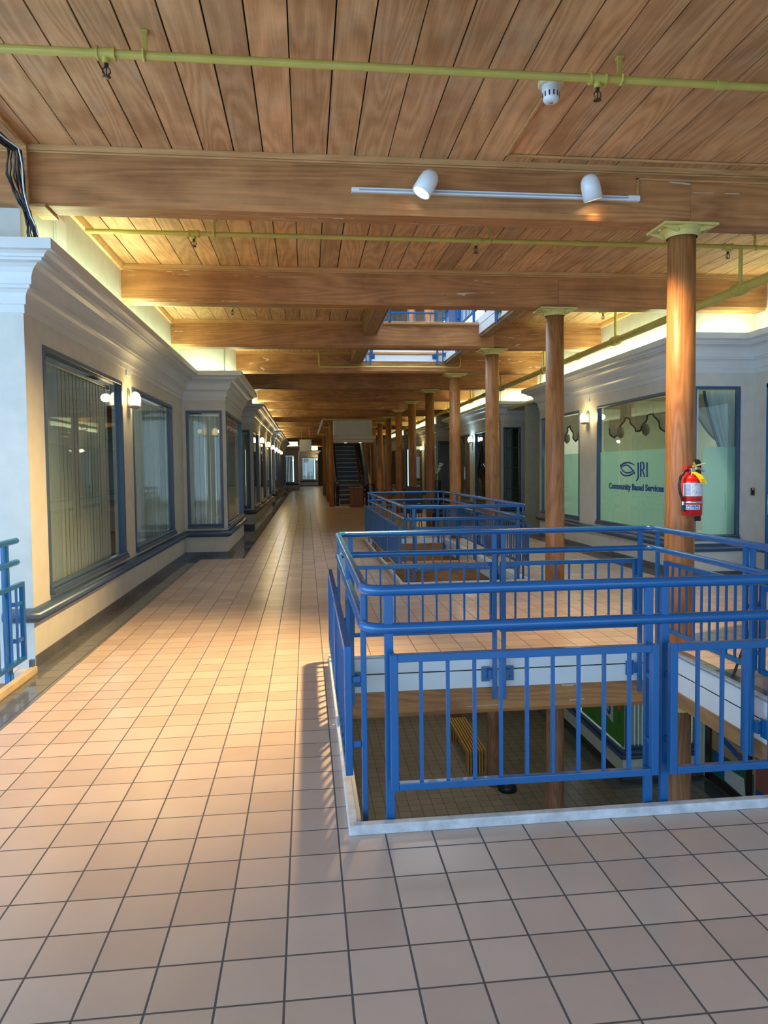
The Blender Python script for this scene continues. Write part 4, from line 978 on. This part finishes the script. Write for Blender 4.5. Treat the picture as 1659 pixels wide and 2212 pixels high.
# ---------------------------------------------------------------- escalator
es = empty('escalator', (1.93, 31.2, 0), 0, 'dark escalator rising away from the camera under the pale soffit box', 'escalator')
sl_ = math.tan(math.radians(30)); st = MB(); N = 16; run_ = .36; ris = run_*sl_
for i in range(N):
    y0 = .9+i*run_; z = .02+i*ris
    s1 = MB().box((-.5, y0, z), (.5, y0+run_+.02, z+ris-.03)); s1.build('step', m['step'], es)
    e = MB().box((-.5, y0-.006, z+ris-.045), (.5, y0+.05, z+ris-.022)); e.build('step_edge', m['riser'], es)
MB().box((-.55, -.9, 0), (.55, .9, .02)).build('landing_plate', m['skirt'], es, .003)
top = (.9+N*run_); zt = N*ris
for s in (-1, 1):
    b = MB(); b.prism([(.3, 0), (.9, 0), (top, zt-.05), (top, zt+.85), (.8, .95), (-.4, .95), (-.5, .75), (-.4, 0)], (s*.56, 0, 0), (0, 1, 0), (0, 0, 1), (s*.14, 0, 0)); b.build('balustrade', m['blackgloss'], es, .01)
    k = MB(); k.prism([(.6, .0), (.9, .02), (top, zt), (top, zt+.32), (.9, .30), (-.2, .30), (-.2, 0)], (s*.505, 0, 0), (0, 1, 0), (0, 0, 1), (s*.055, 0, 0)); k.build('skirt', m['skirt'], es)
    MB().tube([(s*.63, -.35, .60), (s*.63, -.52, .72), (s*.63, -.50, .90), (s*.63, -.35, .98), (s*.63, .7, .985), (s*.63, top, zt+.90)], .04, 10).build('handrail', m['black'], es)
MB().box((.82, .6, 0), (1.0, .9, .3)).prism([(.6, 0), (top, zt-.2), (top, zt+.9), (.6, .9)], (.82, 0, 0), (0, 1, 0), (0, 0, 1), (.10, 0, 0)).build('outer_cladding', m['skirt'], es, .01)
gr = empty('guard_rail', (1.93, 30.5, 0), 0, 'black guard rail with rounded corners around the foot of the escalator', 'railing')
P = rounded([(-.78, .5, .92), (-.78, -.05, .92), (.95, -.05, .92), (.95, .6, .92)], .12, 5, False)
MB().tube(P, .022, 10).build('top_rail', m['black'], gr); MB().tube([(p.x, p.y, .12) for p in P], .016, 8).build('bottom_rail', m['black'], gr)
for x, y in ((-.78, .4), (-.76, .0), (.93, 0), (.95, .5), (.45, -.05)): MB().cyl((x, y, 0), (x, y, .92), .018, 8).build('post', m['black'], gr)
sb = empty('soffit_box', (2.02, 31.0, 2.70), 0, 'pale boxed soffit with moulded lower edge and two downlights over the escalator', 'soffit')
MB().box((-.82, 0, .28), (.82, 1.2, .96)).build('box', m['white'], sb, .004)
MB().sweep([(-.82, 1.2), (-.82, 0), (.82, 0), (.82, 1.2)], [(0, .06), (.0, .0), (.05, .0), (.06, .10), (.14, .16), (.14, .24), (.10, .30), (.0, .30)], 1).build('moulding', m['white'], sb)
MB().box((-.82, 0, .0), (.82, 1.2, .03)).build('underside', m['white'], sb)
for x in (-.32, .32):
    MB().lathe([(0, -.004), (.055, -.004), (.055, .0)], (x, .35, 0), 14).build('downlight', m['bulb'], sb)
    l = bpy.data.lights.new('downlight', 'SPOT'); l.energy = 25; l.color = (1, .8, .5); l.spot_size = 1.6; o = bpy.data.objects.new('downlight', l); C.objects.link(o); o.parent = sb; o.location = (x, .35, -.02)
po = empty('podium', (2.03, 29.75, 0), 0, 'reddish-brown wooden podium in front of the escalator', 'podium')
MB().box((-.27, -.2, 0), (.27, .2, .78)).build('body', m['podium'], po, .005); MB().box((-.29, -.22, .78), (.29, .22, .82)).build('top', m['podium'], po, .006)
for x in (-.09, .09): MB().box((x-.003, -.203, .05), (x+.003, -.199, .75)).build('seam', m['crack'], po)

# ---------------------------------------------------------------- black chair, plant stand, easel
ch = empty('chair', (2.72, 18.3, 0), 0, 'black high-backed chair standing behind the second floor opening', 'chair')
MB().box((-.22, -.03, .45), (.22, .03, 1.10)).build('backrest', m['black'], ch, .015); MB().box((-.23, -.0, .42), (.23, .45, .49)).build('seat', m['black'], ch, .02)
for x in (-.2, .2):
    for y in (0, .42): MB().cyl((x, y, 0), (x*.97, y, .43), .014, 8).build('leg', m['black'], ch)
tg_ = MB().box((.10, -.034, .62), (.16, -.031, .68)).build('sticker', m['label'], ch)
dc = empty('armchair', (3.55, 18.6, 0), 0, 'low dark upholstered seat behind the corner of the second railing', 'chair')
MB().lathe([(0, .28), (.3, .28), (.34, .36), (.32, .46), (.2, .5), (0, .5)], n=24).build('seat', m['black'], dc); MB().lathe([(.20, 0), (.18, .02), (.03, .05), (.03, .28)], n=20).build('base', m['steel'], dc)
MB().tube([(.3*math.cos(t), .3*math.sin(t), .62+.1*math.sin(t)) for t in [PI*j/10 for j in range(11)]], .06, 10).build('backrest', m['black'], dc)
vp = empty('flower_pot', (4.32, 24, 0), 0, 'white orchid in a tall black pot against the far right shops', 'plant')
MB().lathe([(0, 0), (.16, 0), (.17, .4), (.17, 1.15), (.15, 1.16), (.14, 1.1), (0, 1.1)], n=20).build('pot', m['black'], vp)
fl = MB(); stm = MB(); random.seed(3)
for i in range(4):
    a = random.uniform(0, 6.28); ps = [(.0, 0, 1.1), (.05*math.cos(a), .05*math.sin(a), 1.4), (.10*math.cos(a), .1*math.sin(a), 1.62), (.2*math.cos(a), .2*math.sin(a), 1.7)]
    stm.tube(ps, .006, 5)
    for q in range(5):
        t = q/4; x, y, z = (.06+.16*t)*math.cos(a), (.06+.16*t)*math.sin(a), 1.42+.28*t+random.uniform(-.02, .02)
        for k in range(5):
            b = 2*PI*k/5; fl.add([(x, y, z), (x+.035*math.cos(b), y-.01, z+.035*math.sin(b)), (x+.045*math.cos(b+.5), y, z+.045*math.sin(b+.5)), (x+.03*math.cos(b+1), y-.01, z+.03*math.sin(b+1))], [(0, 1, 2, 3)])
fl.build('blossom', m['petal'], vp); stm.build('stem', m['teal'], vp)
ea = empty('easel', (3.62, 5.0, 0), 0, 'thin black tripod stand at the right edge, behind the near railing', 'stand')
MB().cyl((-.49, .0, 0), (.16, .25, 1.25), .010, 8).build('leg', m['black'], ea); MB().cyl((.6, -.2, 0), (.18, .25, 1.25), .010, 8).build('leg', m['black'], ea); MB().cyl((.4, .8, 0), (.17, .27, 1.25), .010, 8).build('leg', m['black'], ea)
MB().cyl((-.1, .15, .75), (.38, .1, .75), .008, 8).build('crossbar', m['black'], ea)

# ---------------------------------------------------------------- lower storey things
be = empty('slatted_bench', (3.105, 14.05, -4.2), 0, 'slatted golden wooden bench on the lower floor, seen through the near opening', 'bench')
for j in range(7):
    x = -.165+.055*j; MB().box((x-.018, -.92, .36), (x+.018, .92, .45)).build('slat', m['bench'], be, .003)
for s in (-1, 1):
    for j in range(7):
        x = -.165+.055*j; MB().box((x-.017, s*.92-.0, 0), (x+.017, s*.74, .36)).build('leg', m['bench'], be, .003)
    MB().box((-.17, s*.86, .30), (.17, s*.80, .36)).build('rail', m['podium'], be)
MB().box((-.02, -.9, .40), (.02, .9, .44)).build('spreader', m['podium'], be) if False else None
# poster in lower window
ps_ = empty('window_poster', (5.69, 13.4, -3.56), 0, 'green poster with number card and tulip in the lower-storey shop window', 'poster')
MB().box((-.012, -.98, .0), (-.004, 1.05, 1.3)).build('board', m['green'], ps_)
MB().prism([(.05, .95), (.10, .38), (.52, .30), (.50, 1.0)], (-.016, 0, 0), (0, -1, 0), (0, 0, 1), (-.003, 0, 0)).build('card', m['cwhite'], ps_)
text_mesh('digit', '3', .42, m['cblue'], (-.021, -.26, .42), .8, .02, ps_); text_mesh('digit', '0', .42, m['cyel'], (-.021, -.04, .42), .8, .02, ps_)
MB().tube([(-.018, -.78, .35), (-.018, -.80, .62)], .007, 6).build('tulip_stem', m['teal'], ps_); MB().lathe([(0, 0), (.035, .03), (.045, .08), (.0, .14)], (-.02, -.8, .6), 8).build('tulip_flower', m['cred'], ps_)
blinds((7.27, 12.5), (5.7, 12.5), 1.02, 1.52, -3.6, -1.52, -1, 'white vertical blind in the lower-storey bay window', None, (), .1, .07, .075, seed=11)
def lwin(a, b):
    WN[0] += 1; r = empty('window_%d' % WN[0], (7.27-(a+b)/2, 12.5, -3.62)); struct(r); h = (b-a)/2
    MB().box((-h, -.03, 0), (h, .05, .05)).box((-h, -.03, 2.07), (h, .05, 2.12)).box((-h, -.03, 0), (-h+.04, .05, 2.12)).box((h-.04, -.03, 0), (h, .05, 2.12)).build('frame', m['navy'], r, .004); MB().box((-h+.04, .02, .05), (h-.04, .025, 2.07)).build('glass', m['glass'], r)
lwin(.16, .95); lwin(1.0, 1.53)
mu = empty('mural', (7.26, 11.0, -4.15), 0, 'framed abstract mural in tan, green and blue on the lower-storey wall', 'mural')
def mp_(name, poly, mat, d): MB().prism(poly, (-.02-d, 0, 0), (0, -1, 0), (0, 0, 1), (-.004, 0, 0)).build(name, m[mat], mu)
MB().box((-.02, -2.6, .10), (-.0, 1.25, 2.0)).build('panel', m['tan'], mu)
for y in (1.25, -.0, -2.6): MB().box((-.06, y-.06 if y != 0 else -.02, -.0), (0, y+.10, 2.0)).build('frame', m['frame'], mu, .004)
MB().box((-.06, -2.6, -.0), (0, 1.35, .14)).build('frame', m['frame'], mu, .004)
mp_('shape', [(-1.22, .14), (-1.22, .58), (.06, .62), (.06, .05)], 'teal', .0); mp_('shape', [(-1.1, .55), (-.85, .57), (-.75, .2), (-.95, .25)], 'cblue', .004)
mp_('shape', [(-.76, .42), (-.20, .45), (-.14, .12), (-.76, .18)], 'cwhite', .006); mp_('shape', [(-1.24, 1.12), (-1.24, 1.03), (-.1, .90), (-.1, 1.4)], 'cblue' if False else 'navy', .004)
mp_('shape', [(-1.12, 1.02), (-1.05, 1.0), (-.42, .84), (-.36, .76), (-.42, .72), (-.9, .86)], 'cblue', .006); mp_('shape', [(-.32+.07*math.cos(t), .76+.09*math.sin(t)) for t in [j*PI/6 for j in range(12)]], 'mgrey', .010)
mp_('shape', [(.12, .4), (.12, 1.0), (2.4, 1.3), (2.4, .5)], 'pink', .002); mp_('shape', [(.12, .1), (.12, .42), (2.4, .5), (2.4, .1)], 'cblue', .004)
# added fill lamps without fittings: far corridor end, then lower storey
area('corridor_end_fill', (.3, 62, 3.6), (0, 0, -1), 1, 4, 25, (.7, .88, 1))
area('corridor_end_fill', (1.0, 50, 3.6), (0, 0, -1), .3, 6, 12, (1, .9, .65))
area('lower_storey_fill', (1.5, 9.5, -.6), (0, 0, -1), 5, 5, 12, (1, .82, .5))
area('lower_storey_fill', (1.5, 16.5, -.6), (0, 0, -1), 5, 5, 16, (1, .82, .5))
